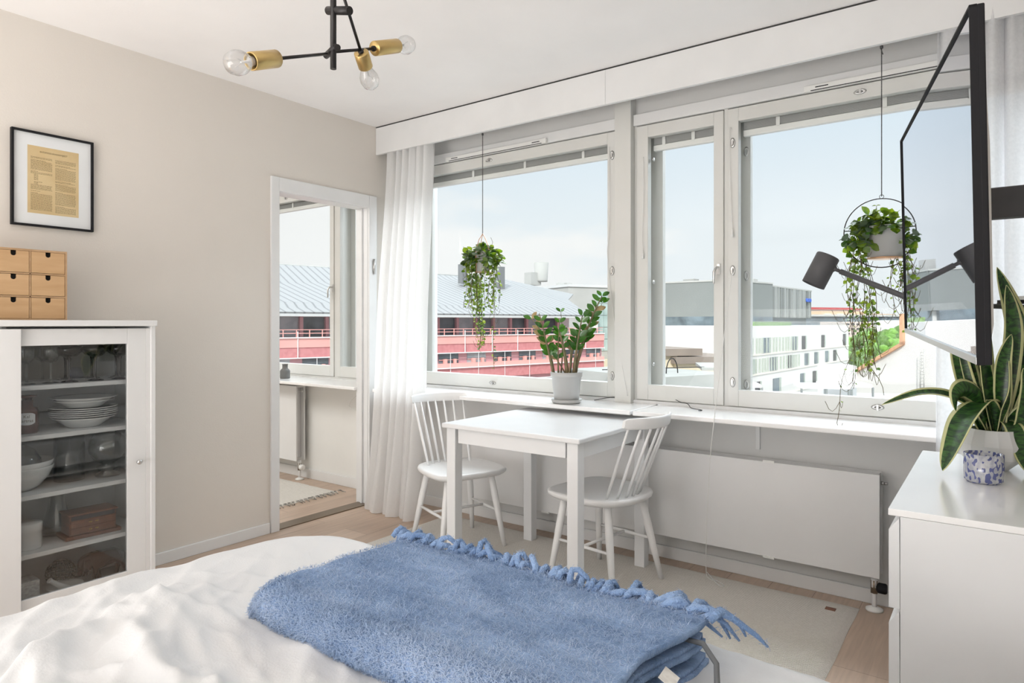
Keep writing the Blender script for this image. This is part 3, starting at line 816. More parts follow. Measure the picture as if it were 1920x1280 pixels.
def duvet_h(x, y):
    far = max(0, min(1, (-y-2.12)/.5))
    lft = max(0, min(1, (2.5-x)/.7))
    am = .25+.75*far*(.45+.55*lft)
    h = .013*am*ridge(x, y, -.5, 1.6, 4.6, 3, 2.4)+.010*am*ridge(x, y, -.95, 2.4, 6.5, 11, 2.2)+.007*am*ridge(x, y, .35, 3, 8, 23, 2.0)
    h += .0035*(.5+.5*far)*ridge(x, y, -.3, 7, 17, 31, 1.5)
    for c in CREASES: h += seg_ridge(x, y, *c)
    h += .004*ridge(x, y, -.7, 4, 13, 47, 3.0)*(.3+.7*far)
    edge = max(.35, min(1, (x-1.70)/.35))
    return h*1.6*edge+.012*nz3(x, y, 4, 1.9)
Rr = .085; Rc = .27; SK = .40
def duvet(u, v):
    # u: from past the side edge inwards (x), v: from past the foot edge inwards (-y)
    a = -SK-Rr*PI/2+Rr + u*(BXR-BX+SK+Rr*PI/2-Rr); b_ = -SK-Rr*PI/2+Rr + v*(BY-BYB+SK)
    wx, wy = max(0, Rc-a), max(0, Rc-b_)
    m_ = math.hypot(wx, wy)
    if m_ < 1e-9:
        x, y = BX+a, BY-b_; return (x, y, BZ+duvet_h(x, y))
    dx, dy = wx/m_, wy/m_
    core = (max(a, Rc), max(b_, Rc))
    flat = Rc-Rr
    arc = m_-flat
    if arc <= 0: hx, z, side = m_, BZ, 0
    elif arc < Rr*PI/2: th = arc/Rr; hx, z, side = flat+Rr*math.sin(th), BZ-Rr*(1-math.cos(th)), th/(PI/2)
    else: hx, z, side = Rc, BZ-Rr-(arc-Rr*PI/2), 1
    hx += side*.012*noise.noise(Vector((core[0]*5, core[1]*5, 8)))*(1+(BZ-z)*5)
    x, y = BX+core[0]-dx*hx, BY-core[1]+dy*hx
    z = max(z, .16)
    return (x, y, z+duvet_h(x, y)*(1-side))
b = MB(); b.grid(duvet, 330, 300)
b.build('duvet', 'duvet', bd)

# ---------------------------------------------------------------- folded blue mohair throw
th_ = root('throw_blanket', (2.6, -2.35, .61), 'folded blue mohair throw with a fringe, lying on the white duvet', 'blanket')
TX0, TX1, TYF, TYN = 2.185, 2.985, -2.085, -2.475
ZT0 = .607
def lay(x, y):
    return .007*nz3(x, y, 2, 4.2)+.0035*nz3(x, y, 9, 13)+.0016*nz3(x, y, 5, 38)
def throw_xy(u, w):  # slight skew of the stack, softened near corner at the fold
    x = TX0+(TX1-TX0)*u
    cut = max(0, .10-u*.8)
    y = TYF+(TYN-TYF)*w
    x += .02*(1-w)*(u)-.03*(u)*(w)+.02*noise.noise(Vector((w*3, u*2, 3)))
    y += .035*cut*8*w*.5+.012*noise.noise(Vector((u*3, 4, 2)))
    return x, y
def sheet(z0, z1, w1, u0=0., u1=1., r0=None):
    """folded sheet: lower ply at z0, rounded fold at w=w1, upper ply at z1"""
    rr = (z1-z0)/2
    def f(u, v):
        uu = u0+(u1-u0)*u
        if v < .42: w = v/.42*w1; x, y = throw_xy(uu, w); z = z1+lay(x, y); ed = w
        elif v < .58:
            a = (v-.42)/.16*PI; x, y = throw_xy(uu, w1); y -= rr*1.15*math.sin(a); z = (z0+z1)/2+rr*math.cos(a)+lay(x, y)*(1-(v-.42)/.16)
        else: w = w1-(v-.58)/.42*w1; x, y = throw_xy(uu, w); z = z0
        # end edges sink a little
        e = min(uu-0, 1)
        z -= .022*max(0, 1-uu/.05)**2*(z-z0)/.08*2
        return (x, y, z+.002*noise.noise(Vector((x*22, y*22, z*20))))
    return f
b = MB(); b.grid(sheet(ZT0+.002, ZT0+.076, .96), 150, 120)
b.build('outer_fold', 'blue_wool', th_, solid=.009)
b = MB(); b.grid(sheet(ZT0+.010, ZT0+.034, .90, .012, .992), 70, 60); b.build('inner_fold', 'blue_wool', th_, solid=.009)
b = MB(); b.grid(sheet(ZT0+.046, ZT0+.064, .88, .012, .985), 70, 60); b.build('inner_fold', 'blue_wool', th_, solid=.009)
# fringe along the far edge
TASS = []
nT = 72
for k in range(nT):
    u = (k+.5)/nT
    x, y = throw_xy(u, 0)
    up = .7+1.1*noise.noise(Vector((k*.9, 0, 0)))
    L_ = random.uniform(.055, .090)*(1+.25*(u > .8))
    a = random.uniform(-.55, .75)+(.5 if u > .8 else 0)
    z = ZT0+.074+lay(x, y)
    pts = []; n_ = 7
    for i in range(n_):
        s_ = i/(n_-1)
        curl = .011*math.sin(s_*(4+k%4)+k*1.7)
        pts.append((x+L_*s_*math.sin(a)+curl, y-.012+L_*s_*.82*math.cos(a), z+.004+.030*math.sin(s_*PI*.9)*up-.045*s_*s_+.006*math.sin(k*2.3+s_*6)))
    TASS.append(pts)
    b = MB(); b.tube(pts, [.0065, .0075, .0070, .0062, .0054, .0044, .0020], 8); b.build('tassel', 'blue_wool', th_)
b = MB(); b.tube([(2.985, -2.15, .668), (3.02, -2.155, .672), (3.05, -2.175, .655), (3.06, -2.20, .63), (3.062, -2.215, .615)], [.004, .005, .005, .005, .006], 7)
b.build('tassel', 'grey_yarn', th_)['label'] = 'single grey tassel'
b = MB(); c = Vector((2.992, -2.262, .660)); b.T = Matrix.Translation(c)@Matrix.Rotation(.1, 4, 'Z')@Matrix.Rotation(.5, 4, 'Y')
b.box(-.001, .026, -.020, .018, -.0008, .0008); b.build('care_tag', 'linen_tag', th_)['label'] = 'white care tag'
# loose mohair fibres
b = MB()
def fib(p, n, l, w=.0005):
    n = Vector(n).normalized(); t = Vector((random.gauss(0, 1), random.gauss(0, 1), random.gauss(0, .6))); t = (t-n*t.dot(n)).normalized()
    s_ = n.cross(t).normalized()
    c1 = p+n*l*.35+t*l*.45; c2 = p+n*l*(.42)+t*l*1.0
    b.F([b.V(p-s_*w), b.V(p+s_*w), b.V(c1+s_*w*.8), b.V(c1-s_*w*.8)]); b.F([b.V(c1-s_*w*.8), b.V(c1+s_*w*.8), b.V(c2)])
fo = sheet(ZT0+.002, ZT0+.080, .96)
for i in range(30000):
    u = random.random(); v = random.random()*.60 if i % 3 else .40+random.random()*.18
    p = Vector(fo(u, v)); e = 1e-3
    du = Vector(fo(min(1, u+e), v))-p; dv = Vector(fo(u, v+e))-p
    n = dv.cross(du) if (dv.cross(du)).length else Vector((0, 0, 1))
    if v < .42 and n.z < 0 or (v >= .42 and n.y > 0): n = -n
    fib(p+n.normalized()*.003, n, random.uniform(.006, .016))
for pts in TASS:
    for i in range(110):
        j = random.randrange(len(pts)-1); p = Vector(pts[j]).lerp(Vector(pts[j+1]), random.random())
        n = Vector((random.gauss(0, 1), random.gauss(0, 1), random.gauss(.3, 1))).normalized()
        fib(p+n*.006, n, random.uniform(.004, .010))
b.build('wool_fuzz', 'blue_fuzz', th_)['kind'] = 'stuff'

# ---------------------------------------------------------------- chest of drawers
d = root('chest_of_drawers', (3.46, -1.01, 0), 'white chest of drawers with recessed pulls, below the television', 'dresser')
DX0, DX1, DY0, DY1 = 3.218, 3.695, -1.46, -.56
B(DX0, DX1, DY0, DY1, .766, .782).build('top', 'white_gloss', d, bevel=.0015)
b = MB(); b.box(3.243, DX1, DY0, DY0+.018, .0, .7655); b.box(3.243, DX1, DY1-.018, DY1, .0, .7655); b.box(3.66, DX1-.001, DY0+.018, DY1-.018, .0, .7655)
b.box(3.245, 3.66, DY0+.018, DY1-.018, .02, .04)
b.build('carcass', 'white_lacquer', d, bevel=.001)
for z1 in (.7635, .540, .3165):
    z0 = z1-.218
    b = MB()
    pr = [(3.219, z0), (3.219, z1-.032), (3.241, z1-.002), (3.242, z0)]
    b.prism([(x, 0, z) for x, z in pr], (0, DY0+.003, 0), (0, DY1-.003, 0))
    b.box(3.2425, 3.255, DY0+.022, DY1-.022, z0+.01, z1-.05)
    b.build('drawer', 'white_lacquer', d)
# speckled glass
b = MB(); c = (3.398, -1.004, .7825)
b.lathe([(.0, .0), (.038, .0), (.0455, .007), (.047, .03), (.047, .080), (.0435, .080), (.043, .018), (0, .014)], c, 40)
g = b.build('votive_glass', 'speckled_glass'); tag(g, 'clear glass candle holder speckled with blue on the chest of drawers', 'candle holder')

# ---------------------------------------------------------------- snake plant
sp_ = root('snake_plant', (3.415, -.775, .782), 'variegated snake plant in a faceted white pot on the chest of drawers', 'plant')
PC = Vector((3.415, -.775, .782))
b = MB(); b.lathe([(0, .0), (.042, .0), (.080, .036), (.082, .075), (.066, .122), (.060, .122), (.072, .08), (.0, .06)], PC, 14)
for i in range(len(b.sm)): b.sm[i] = False
b.build('pot', 'pot_white', sp_)
b = MB(); b.lathe([(0, .112), (.03, .113), (.0615, .108)], PC, 20); b.build('soil', 'soil', sp_)
# frame of the place as seen from the room side: ex along the front, ey away
ex, ey, ez = RT, FW, UP
def sleaf(pts, w, face, fold=.18, prof=None, n=26):
    """pts in (right, away, up) metres from the pot's base centre; face = direction the upper side looks to"""
    P = [PC+ex*a+ey*b_+ez*c for a, b_, c in pts]
    face = ex*face[0]+ey*face[1]+ez*face[2]
    k = len(P)
    def cr(t):
        t = t*(k-1); i = min(int(t), k-2); f = t-i
        p0, p1, p2, p3 = P[max(i-1, 0)], P[i], P[i+1], P[min(i+2, k-1)]
        return .5*((2*p1)+(p2-p0)*f+(2*p0-5*p1+4*p2-p3)*f*f+(3*p1-3*p2+p3-p0)*f**3)
    b = MB()
    rows = []
    prev = None
    for i in range(n+1):
        t = i/n
        c = cr(t); tg = (cr(min(1, t+.01))-cr(max(0, t-.01))).normalized()
        if prev is None: nn = face-tg*face.dot(tg)
        else: nn = prev-tg*prev.dot(tg)
        nn.normalize(); prev = nn
        sd = tg.cross(nn)
        if prof: ww = prof(t)*w
        else: ww = w*(min(1, .42+t*1.5))*(1-max(0, (t-.5)/.5)**2.2)
        ww = max(ww, .0008)
        wav = .10*math.sin(t*9+w*100)
        rows.append((c, sd, nn, ww, wav))
    m_ = 8
    def f(u, v):
        i = round(u*n); c, sd, nn, ww, wav = rows[i]
        q = (v-.5)*2
        return c+sd*ww*.5*q+nn*ww*(fold*q*q)+nn*ww*wav*q*.5
    b.grid(f, n, m_, uv=True)
    for kf, u in list(b.uv.items()): b.uv[kf] = [(y, x) for x, y in u]
    return b.build('leaf', 'snake_leaf', sp_, solid=.0022)
# upright leaves
for pts, w, fc in (
    ([(-.02, 0, .10), (-.055, .02, .22), (-.085, .03, .36), (-.075, .03, .47)], .052, (-.3, -1, .1)),
    ([(-.01, .01, .10), (-.04, .03, .25), (-.06, .05, .40), (-.05, .05, .52)], .056, (.1, -1, .1)),
    ([(.0, -.01, .10), (-.015, 0, .24), (-.02, .02, .40), (-.01, .02, .50)], .056, (.3, -1, .1)),
    ([(.01, -.02, .10), (.015, -.02, .22), (.02, -.02, .33), (.045, -.02, .41)], .046, (-.4, -1, .1)),
    ([(.02, .0, .10), (.042, 0, .25), (.070, .01, .42), (.045, .0, .56)], .060, (-.2, -1, .1)),
    ([(.03, .02, .10), (.085, .03, .28), (.115, .05, .43), (.06, .06, .62)], .070, (-.6, -1, .1)),
    ([(.03, -.02, .10), (.075, -.02, .17), (.115, -.02, .28), (.15, -.01, .39)], .048, (-.5, -1, .3)),
    ([(.03, .0, .10), (.08, 0, .20), (.14, .02, .30), (.21, .04, .38)], .050, (-.2, -1, .6)),
    ([(.02, .03, .10), (.10, .05, .17), (.18, .08, .24), (.26, .1, .30)], .045, (-.2, -.6, 1)),
    ([(-.01, -.03, .10), (.002, -.035, .17), (.02, -.04, .24), (.03, -.03, .33)], .040, (.7, -1, .1)),
    ([(.0, .03, .10), (.02, .06, .25), (.03, .08, .38), (.02, .08, .5)], .055, (0, -1, .1)),
    ([(.035, -.03, .10), (.055, -.05, .16), (.06, -.06, .25), (.05, -.06, .31)], .044, (-.2, -1, 0)),
): sleaf(pts, w, fc)
# long leaf reaching out towards the window
sleaf([(-.02, .0, .11), (-.07, .0, .185), (-.14, .0, .222), (-.22, .01, .226), (-.325, .02, .192)], .046, (.15, -.35, 1), fold=.22)
# broad leaf folded over the rim and hanging in front
sleaf([(0.04, 0.05, 0.161), (-0.003, 0, 0.192), (-0.071, -0.05, 0.203), (-0.133, -0.08, 0.163), (-0.177, -0.09, 0.086), (-0.209, -0.09, 0.013)], .108, (0, .3, 1), fold=.12,
      prof=lambda t: (.34+.9*t if t < .42 else .72+.28*math.sin((t-.42)/.2*PI/2) if t < .62 else 1-((t-.62)/.38)**1.9))
# curled leaf behind it
sleaf([(-0.012, 0.0, 0.127), (-0.039, -0.01, 0.21), (-0.086, -0.02, 0.243), (-0.124, -0.03, 0.228), (-0.137, -0.04, 0.181)], .058, (-.2, .9, .2), fold=.3)
sleaf([(.0, -.02, .11), (-.012, -.03, .17), (-.03, -.04, .20), (-.055, -.06, .215)], .03, (.4, .3, 1), fold=.35)
# leaf hanging over the other side
sleaf([(0.043, 0.04, 0.137), (0.029, -0.01, 0.145), (0.025, -0.05, 0.135), (0.025, -0.07, 0.099), (0.032, -0.08, 0.045), (0.046, -0.08, 0.006)], .055, (0, .3, 1), fold=.12)
sleaf([(.03, .0, .115), (.07, -.03, .175), (.12, -.05, .18), (.17, -.06, .12)], .05, (.0, .8, .6), fold=.2)

# ---------------------------------------------------------------- television
from mathutils import Euler
TVC = Vector((3.302, -1.523, 1.458))
rv = Vector((.041, -.021, .195))
tvm = Matrix.Rotation(rv.length, 4, rv.normalized())
tv = root('television', TVC, 'flat black television on a wall arm, its glossy screen mirroring the window', 'television')
tv.rotation_euler = tvm.to_euler()
hw, hh = .5, .28
B(.003, .009, -hw+.004, hw-.004, -hh+.012, hh-.004).build('screen', 'tv_glass', tv, local=True)
B(-.001, .0094, -hw+.001, hw-.001, -hh+.0005, -hh+.013).build('lower_trim', 'steel', tv, local=True, bevel=.001)
b = MB()
for a in ((-hw, hw, hh-.004, hh),): b.box(-.0005, .010, a[0], a[1], a[2], a[3])
for a in ((-hw, -hw+.003), (hw-.002, hw)): b.box(-.0005, .010, a[0], a[1], -hh, hh)
b.build('bezel', 'black_plastic', tv, local=True)
b = MB(); b.box(.0095, .020, -hw, hw, -hh, hh); b.build('housing', 'black_plastic', tv, local=True, bevel=.002)
b = MB(); b.hexa([(.020, -hw+.02, -hh+.02), (.042, -hw+.1, -hh+.06), (.042, hw-.1, -hh+.06), (.020, hw-.02, -hh+.02), (.020, -hw+.02, hh-.05), (.042, -hw+.1, hh-.2), (.042, hw-.1, hh-.2), (.020, hw-.02, hh-.05)])
b.build('rear_cover', 'slat_grey', tv, local=True)
wm = root('wall_mount', (3.695, -1.30, 1.5), 'dark swivel arm carrying the television from the side wall', 'wall mount')
B(3.366, 3.386, -1.60, -1.18, 1.40, 1.62).build('mount_plate', 'dark_metal', wm, bevel=.002)
B(3.386, 3.665, -1.325, -1.285, 1.475, 1.548).build('arm', 'dark_metal', wm, bevel=.003)
B(3.665, 3.6995, -1.40, -1.20, 1.40, 1.62).build('wall_plate', 'dark_metal', wm, bevel=.002)

# ---------------------------------------------------------------- shelf on the side wall with a black triangular bracket
sh = root('wall_shelf', (3.57, -.35, 1.31), 'shallow white shelf on black triangular brackets beyond the television', 'shelf')
B(3.437, 3.698, -.62, -.38, 1.300, 1.312).build('board', 'white_lacquer', sh, bevel=.002)
for y in (-.585, -.415):
    b = MB(); b.tube([(3.428, y, 1.296), (3.697, y, 1.296)], .0055, 6); b.tube([(3.430, y, 1.294), (3.697, y, .98)], .0055, 6); b.tube([(3.694, y, 1.30), (3.694, y, .97)], .0055, 6)
    b.build('bracket', 'black_metal', sh)
# reading lamp
lp = root('wall_lamp', (3.69, -.50, 1.2), 'dark grey spot lamp on a long slanting arm', 'lamp')
b = MB(); b.tube([(2.998, -.80, 1.402), (3.19, -.785, 1.310), (3.232, -.782, 1.291)], .0092, 12); b.build('arm', 'dark_metal', lp)
b = MB(); b.tube([(3.232, -.782, 1.288), (3.30, -.70, 1.285), (3.67, -.50, 1.27)], .008, 12); b.build('wall_arm', 'dark_metal', lp)
b = MB(); b.tube([(3.232, -.782, 1.272), (3.232, -.782, 1.305)], .013, 14); b.build('joint', 'dark_metal', lp)
b = MB(); b.tube([(2.965, -.802, 1.418), (3.002, -.80, 1.400)], .0062, 10); b.lathe([(0, -.006), (.013, -.006), (.013, .006), (0, .006)], (2.975, -.80, 1.414), 14, axis=(0, 1, 0)); b.build('swivel', 'dark_metal', lp)
b = MB(); ax = Vector((-.033, -.012, -.072)).normalized()
# cup: open end down-left
b.lathe([(0, -.055), (.036, -.055), (.0385, -.052), (.0385, .056), (.0365, .056), (.036, -.045), (0, -.045)], (2.938, -.803, 1.408), 32, axis=ax)
b.build('shade', 'dark_metal', lp)
b = MB(); b.lathe([(0, -.04), (.014, -.04), (.016, .0), (.020, .02), (.012, .035), (0, .038)], (2.938, -.803, 1.408), 16, axis=ax); b.build('bulb', 'porcelain', lp)
b = MB(); b.lathe([(0, 0), (.045, 0), (.045, .03), (0, .034)], (3.699, -.50, 1.255), 20, axis=(-1, 0, 0)); b.build('wall_base', 'dark_metal', lp)

# ---------------------------------------------------------------- curtains
def curtain(name, label, x0, x1, zt, mat, folds, top_y, flare, group, seed, zb=.004, spread0=None):
    b = MB()
    def f(u, v):
        z = zb+(zt-zb)*(1-v)
        low = max(0, (v-.55)/.45)**1.6
        x = x0+(x1-x0)*u
        ph = u*folds*2*PI+.8*math.sin(u*5+seed)+.5*noise.noise(Vector((u*4, v*1.4, seed)))
        am = .030+.012*noise.noise(Vector((u*6, v*2.2, seed+2)))
        hang = min(1, max(0, (v-.0)/.62)); hang = hang*hang*(3-2*hang)
        y = top_y-.165*hang+am*math.sin(ph)+.008*math.sin(ph*2.3+seed)
        if x1 < 2: x += u*.09*hang-u*.05*low+(1-u)*(.07*hang-.09*low)
        y -= low*flare*(.7+.5*math.sin(ph*.5+seed))
        x += .010*math.cos(ph)*(1+v)
        if v > .97: z += .006*noise.noise(Vector((u*30, 3, seed)))
        wr = .004*noise.noise(Vector((u*26, v*8, seed)))
        return (max(x, .008 if x1 < 2 else -9), y+wr*(.3+v), max(z, zb))
    b.grid(f, 170, 70)
    r = root(name, ((x0+x1)/2, top_y, 0), label, 'curtain', group)
    b.build('panel', mat, r)
    return r
curtain('curtain', 'long white linen curtain hanging between the kitchen doorway and the window', .06, .485, 2.52, 'curtain_linen', 6.2, -.135, .05, 'white window curtains', 3)
curtain('curtain', 'sheer white curtain hanging behind the television and chest of drawers', 3.225, 3.66, 2.52, 'curtain_sheer', 6.5, -.135, .02, 'white window curtains', 9)

# ---------------------------------------------------------------- storage behind glass: the display cabinet
cb = root('display_cabinet', (.185, -2.43, 0), 'tall white cabinet with glass doors holding crockery', 'cabinet')
CY0, CY1 = -3.03, -1.822
B(.002, .385, CY0-.006, CY1+.002, 1.213, 1.238).build('top', 'cabinet_white', cb, bevel=.002)
b = MB(); b.box(.002, .37, CY1-.018, CY1, 0, 1.213); b.box(.002, .37, CY0, CY0+.018, 0, 1.213)
b.box(.002, .006, CY0+.018, CY1-.018, .05, 1.213); b.box(.006, .36, CY0+.018, CY1-.018, .045, .063)
b.box(.006, .365, CY0+.018, CY1-.018, 0, .045); b.box(.006, .30, -2.375, -2.357, .063, 1.213)
b.build('carcass', 'cabinet_white', cb, bevel=.001)
SH = (.968, .767, .531, .297)
for z in SH:
    B(.0065, .325, -2.356, CY1-.0185, z-.010, z+.008).build('shelf', 'white_trim', cb, bevel=.001)
    B(.0065, .325, CY0+.0185, -2.376, z-.010, z+.008).build('shelf', 'white_trim', cb, bevel=.001)
def cdoor(y0, y1, x, handle_y):
    b = MB()
    b.box(x, x+.018, y0, y0+.078, .06, 1.203); b.box(x, x+.018, y1-.078, y1, .06, 1.203)
    b.box(x, x+.018, y0+.078, y1-.078, 1.136, 1.203); b.box(x, x+.018, y0+.078, y1-.078, .06, .14)
    dd = b.build('door', 'cabinet_white', cb, bevel=.0015)
    B(x+.007, x+.011, y0+.078, y1-.078, .14, 1.136).build('glass_pane', 'cabinet_glass', dd)
    b = MB(); b.lathe([(.004, 0), (.005, .010), (.011, .016), (.011, .022), (.006, .026), (0, .026)], (x+.018, handle_y, .613), 18, axis=(1, 0, 0)); b.build('knob', 'steel', dd)
cdoor(-2.411, -1.858, .340, -1.893)
cdoor(-3.008, -2.333, .362, -2.96)
B(.340, .36, -1.858, -1.8405, .06, 1.203).build('door_stop', 'cabinet_white', cb)

# mini drawer chest
mc_ = root('mini_drawer_chest', (.17, -2.30, 1.238), 'small birch chest of little drawers standing on the white cabinet', 'drawer box')
MX1, MYR, MYL, MZ0, MZ1 = .30, -2.148, -2.50, 1.2382, 1.523
b = MB()
b.box(.06, MX1, MYR-.007, MYR, MZ0, MZ1); b.box(.06, MX1, MYL, MYL+.007, MZ0, MZ1)
b.box(.06, MX1, MYL+.007, MYR-.007, MZ0, MZ0+.006); b.box(.06, MX1, MYL+.007, MYR-.007, MZ1-.008, MZ1)
b.box(.06, .066, MYL+.007, MYR-.007, MZ0+.006, MZ1-.008)
rows_z = [(MZ0+.006, MZ0+.091), (MZ0+.098, MZ0+.183), (MZ0+.190, MZ0+.277)]
for zz in (MZ0+.0915, MZ0+.1835): b.box(.066, MX1-.002, MYL+.007, MYR-.007, zz, zz+.006)
ymid = -2.278
b.box(.066, MX1-.002, ymid-.0025, ymid+.0025, MZ0+.006, MZ1-.008); b.box(.066, MX1-.002, -2.392, -2.387, MZ0+.006, MZ1-.008)
b.build('case', 'birch_edge', mc_)
for (y0, y1) in ((ymid+.004, MYR-.0085), (-2.3855, ymid-.004), (MYL+.0085, -2.3935)):
    for z0, z1 in rows_z:
        z0 += .001; z1 -= .001
        yc = (y0+y1)/2; w_ = .0095; nd = .022
        poly = [(y0, z0), (y1, z0), (y1, z1), (yc+w_, z1), (yc+w_, z1-nd+w_)]
        for k in range(1, 8): a = PI*k/8; poly.append((yc+w_*math.cos(a), z1-nd+w_-w_*math.sin(a)*.85))
        poly += [(yc-w_, z1-nd+w_), (yc-w_, z1), (y0, z1)]
        b = MB(); b.prism([(0, y, z) for y, z in poly], (MX1-.008, 0, 0), (MX1-.002, 0, 0))
        b.box(.08, MX1-.0085, y0, y0+.004, z0, z1-.004); b.box(.08, MX1-.0085, y1-.004, y1, z0, z1-.004); b.box(.08, MX1-.0085, y0+.004, y1-.004, z0, z0+.004)
        dd = b.build('drawer', 'birch', mc_)
        B(MX1-.0125, MX1-.0105, yc-.03, yc+.03, z1-.045, z1-.001).build('finger_hole_shade', 'hole_shade', dd)  # black sheet behind the notch, painting the shade inside the drawer

# framed document
fr = root('picture_frame', (.012, -2.098, 1.86), 'black framed yellowed document with a white mount hanging on the beige wall', 'picture')
b = MB(); y0, y1, z0, z1 = -2.258, -1.938, 1.652, 2.070
b.box(.001, .022, y0, y0+.009, z0, z1); b.box(.001, .022, y1-.009, y1, z0, z1); b.box(.001, .022, y0+.009, y1-.009, z0, z0+.009); b.box(.001, .022, y0+.009, y1-.009, z1-.009, z1)
b.build('frame', 'black_plastic', fr, bevel=.0008)
B(.003, .010, y0+.009, y1-.009, z0+.009, z1-.009).build('mount', 'paper_white', fr)
dy0, dy1, dz0, dz1 = -2.197, -1.997, 1.711, 2.008
dc = B(.0101, .0106, dy0, dy1, dz0, dz1).build('document', 'old_paper', fr)
# headline and two columns of small print, too small to read
text('INTIIMISEURANOHJEET', .0105, (.0108, (dy0+dy1)/2, 1.984), (PI/2, 0, PI/2), 'ink', dc, 'headline', .0001)
b = MB(); rnd = random.Random(3)
for col in (0, 1):
    cy0 = dy0+.012+col*.094; cy1 = cy0+.082
    z = 1.958
    while z > 1.722:
        if col == 0 and 1.84 < z < 1.885: a, c_ = cy0+.012, cy0+.028
        else: a, c_ = cy0, cy1
        y = a
        if rnd.random() < .13: z -= .004; c_ = a+(cy1-a)*rnd.uniform(.3, .8)
        while y < c_-.003:
            w_ = rnd.uniform(.003, .011); w_ = min(w_, c_-y)
            b.box(.0107, .0108, y, y+w_, z, z+.0015); y += w_+.0016
        z -= .0046
b.build('small_print', 'ink', dc)
B(.0120, .0135, y0+.009, y1-.009, z0+.009, z1-.009).build('glazing', 'pane_glass', fr)

# ---------------------------------------------------------------- things behind the glass
zf = [s_+.0082 for s_ in SH]+[.0632]
def coupe(x, y, smoky, label):
    r = root('coupe_glass', (x, y, zf[0]), label, 'glass', 'smoky coupe glasses on the top shelf')
    b = MB(); b.lathe([(0, .0), (.034, .0005), (.030, .004), (.006, .010), (.0042, .03), (.0045, .085), (.008, .100), (.0, .101)], (x, y, zf[0]), 20); b.build('stem', 'smoke_glass_solid', r)
    b = MB(); b.lathe([(.006, .100), (.028, .110), (.046, .128), (.050, .152), (.0488, .152), (.044, .130), (.026, .113), (.004, .103)], (x, y, zf[0]), 26); b.build('cup', 'smoke_glass', r)
cp = [(.235, -2.118), (.235, -2.012), (.235, -1.905)]
for i, (x, y) in enumerate([(.26, -2.125), (.12, -2.09), (.26, -2.025), (.12, -1.985), (.14, -1.89), (.26, -1.925)]):
    coupe(x, y, 1, 'smoky coupe glass, '+('nearest the clear wine glasses, front row', 'nearest the clear wine glasses, back row', 'second in the front row of the top shelf', 'second in the back row of the top shelf', 'last in the back row, by the cabinet side', 'last in the front row, by the door stile')[i])
def wineglass(x, y, label):
    r = root('wine_glass', (x, y, zf[0]), label, 'glass', 'clear wine glasses on the top shelf')
    b = MB(); b.lathe([(0, .0), (.032, .0008), (.028, .003), (.006, .008), (.0035, .03), (.0035, .075), (.007, .085), (0, .086)], (x, y, zf[0]), 20); b.build('stem', 'clear_glass', r)
    b = MB(); b.lathe([(.006, .085), (.022, .092), (.031, .110), (.033, .135), (.031, .158), (.0300, .158), (.0318, .135), (.029, .112), (.005, .088)], (x, y, zf[0]), 24); b.build('bowl', 'clear_glass', r)
for x, y, l_ in ((.25, -2.275, 'clear stemmed wine glass in front, farthest from the smoky coupes'), (.12, -2.245, 'clear stemmed wine glass at the back, farthest from the smoky coupes'),
              (.25, -2.19, 'clear stemmed wine glass in front, next to the smoky coupes'), (.10, -2.17, 'clear stemmed wine glass at the back, next to the smoky coupes')): wineglass(x, y, l_)
# brown apothecary bottle
bx, by, bz = .215, -2.262, zf[1]
r = root('apothecary_bottle', (bx, by, bz), 'brown glass apothecary bottle with a white handwritten label, beside the plates', 'bottle')
b = MB(); b.lathe([(0, 0), (.037, 0), (.040, .006), (.040, .088), (.034, .104), (.021, .110), (.021, .135), (.0, .135)], (bx, by, bz), 28); b.build('body', 'brown_glass', r)
b = MB(); b.lathe([(0, .136), (.017, .136), (.019, .144), (.034, .147), (.034, .155), (0, .156)], (bx, by, bz), 24); b.build('stopper', 'brown_glass', r)
b = MB(); b.grid(lambda u, v: (bx+.0412*math.cos(-.75+u*1.5-.35), by+.0412*math.sin(-.75+u*1.5-.35), bz+.036+.05*(.5+(v-.5)*(1-.35*abs(2*u-1)**3))), 14, 4)
lb = b.build('paper_label', 'paper_white', r)
for s_, dz in (('Kal', .070), ('tartras', .053)):
    w = text(s_, .017, (0, 0, 0), (PI/2, 0, PI/2), 'ink', lb, 'lettering', .0003)
    me = w.data; off = Vector((bx, by, bz))
    for v in me.vertices:
        a = v.co+off  # currently x≈0, y along, z up around origin
        an = a.y/.0418-.35
        v.co = Vector((bx+.0420*math.cos(an)+a.x*.2, by+.0420*math.sin(an), bz+dz+a.z))-off
# crockery stack
px_, py_ = .195, -2.045
def dish(name, z, rad, h, label, group, rim=.5):
    b = MB(); b.lathe([(0, .001), (rad*rim*.95, .0), (rad*rim, .003), (rad*.86, h*.82), (rad, h), (rad, h+.002), (rad*.86, h*.82+.004), (rad*rim, .006), (0, .005)], (px_, py_, z), 40)
    o = b.build(name, 'porcelain'); tag(o, label, 'bowl' if 'bowl' in name else 'plate', group)
z = zf[1]
dish('serving_bowl', z, .122, .042, 'white bowl at the bottom of the crockery stack', None, .55)
z += .038
for k in range(5):
    dish('plate', z, .130, .013, ('lowest', 'second lowest', 'middle', 'second highest', 'highest')[k]+' of the five flat white plates in the crockery stack', 'white plates stacked between bowls', .62); z += .0085
z += .004
dish('deep_plate', z, .112, .030, 'white deep plate under the topmost one of the crockery stack', None, .6); z += .010
dish('deep_plate', z, .128, .034, 'topmost white deep plate of the crockery stack', None, .6)
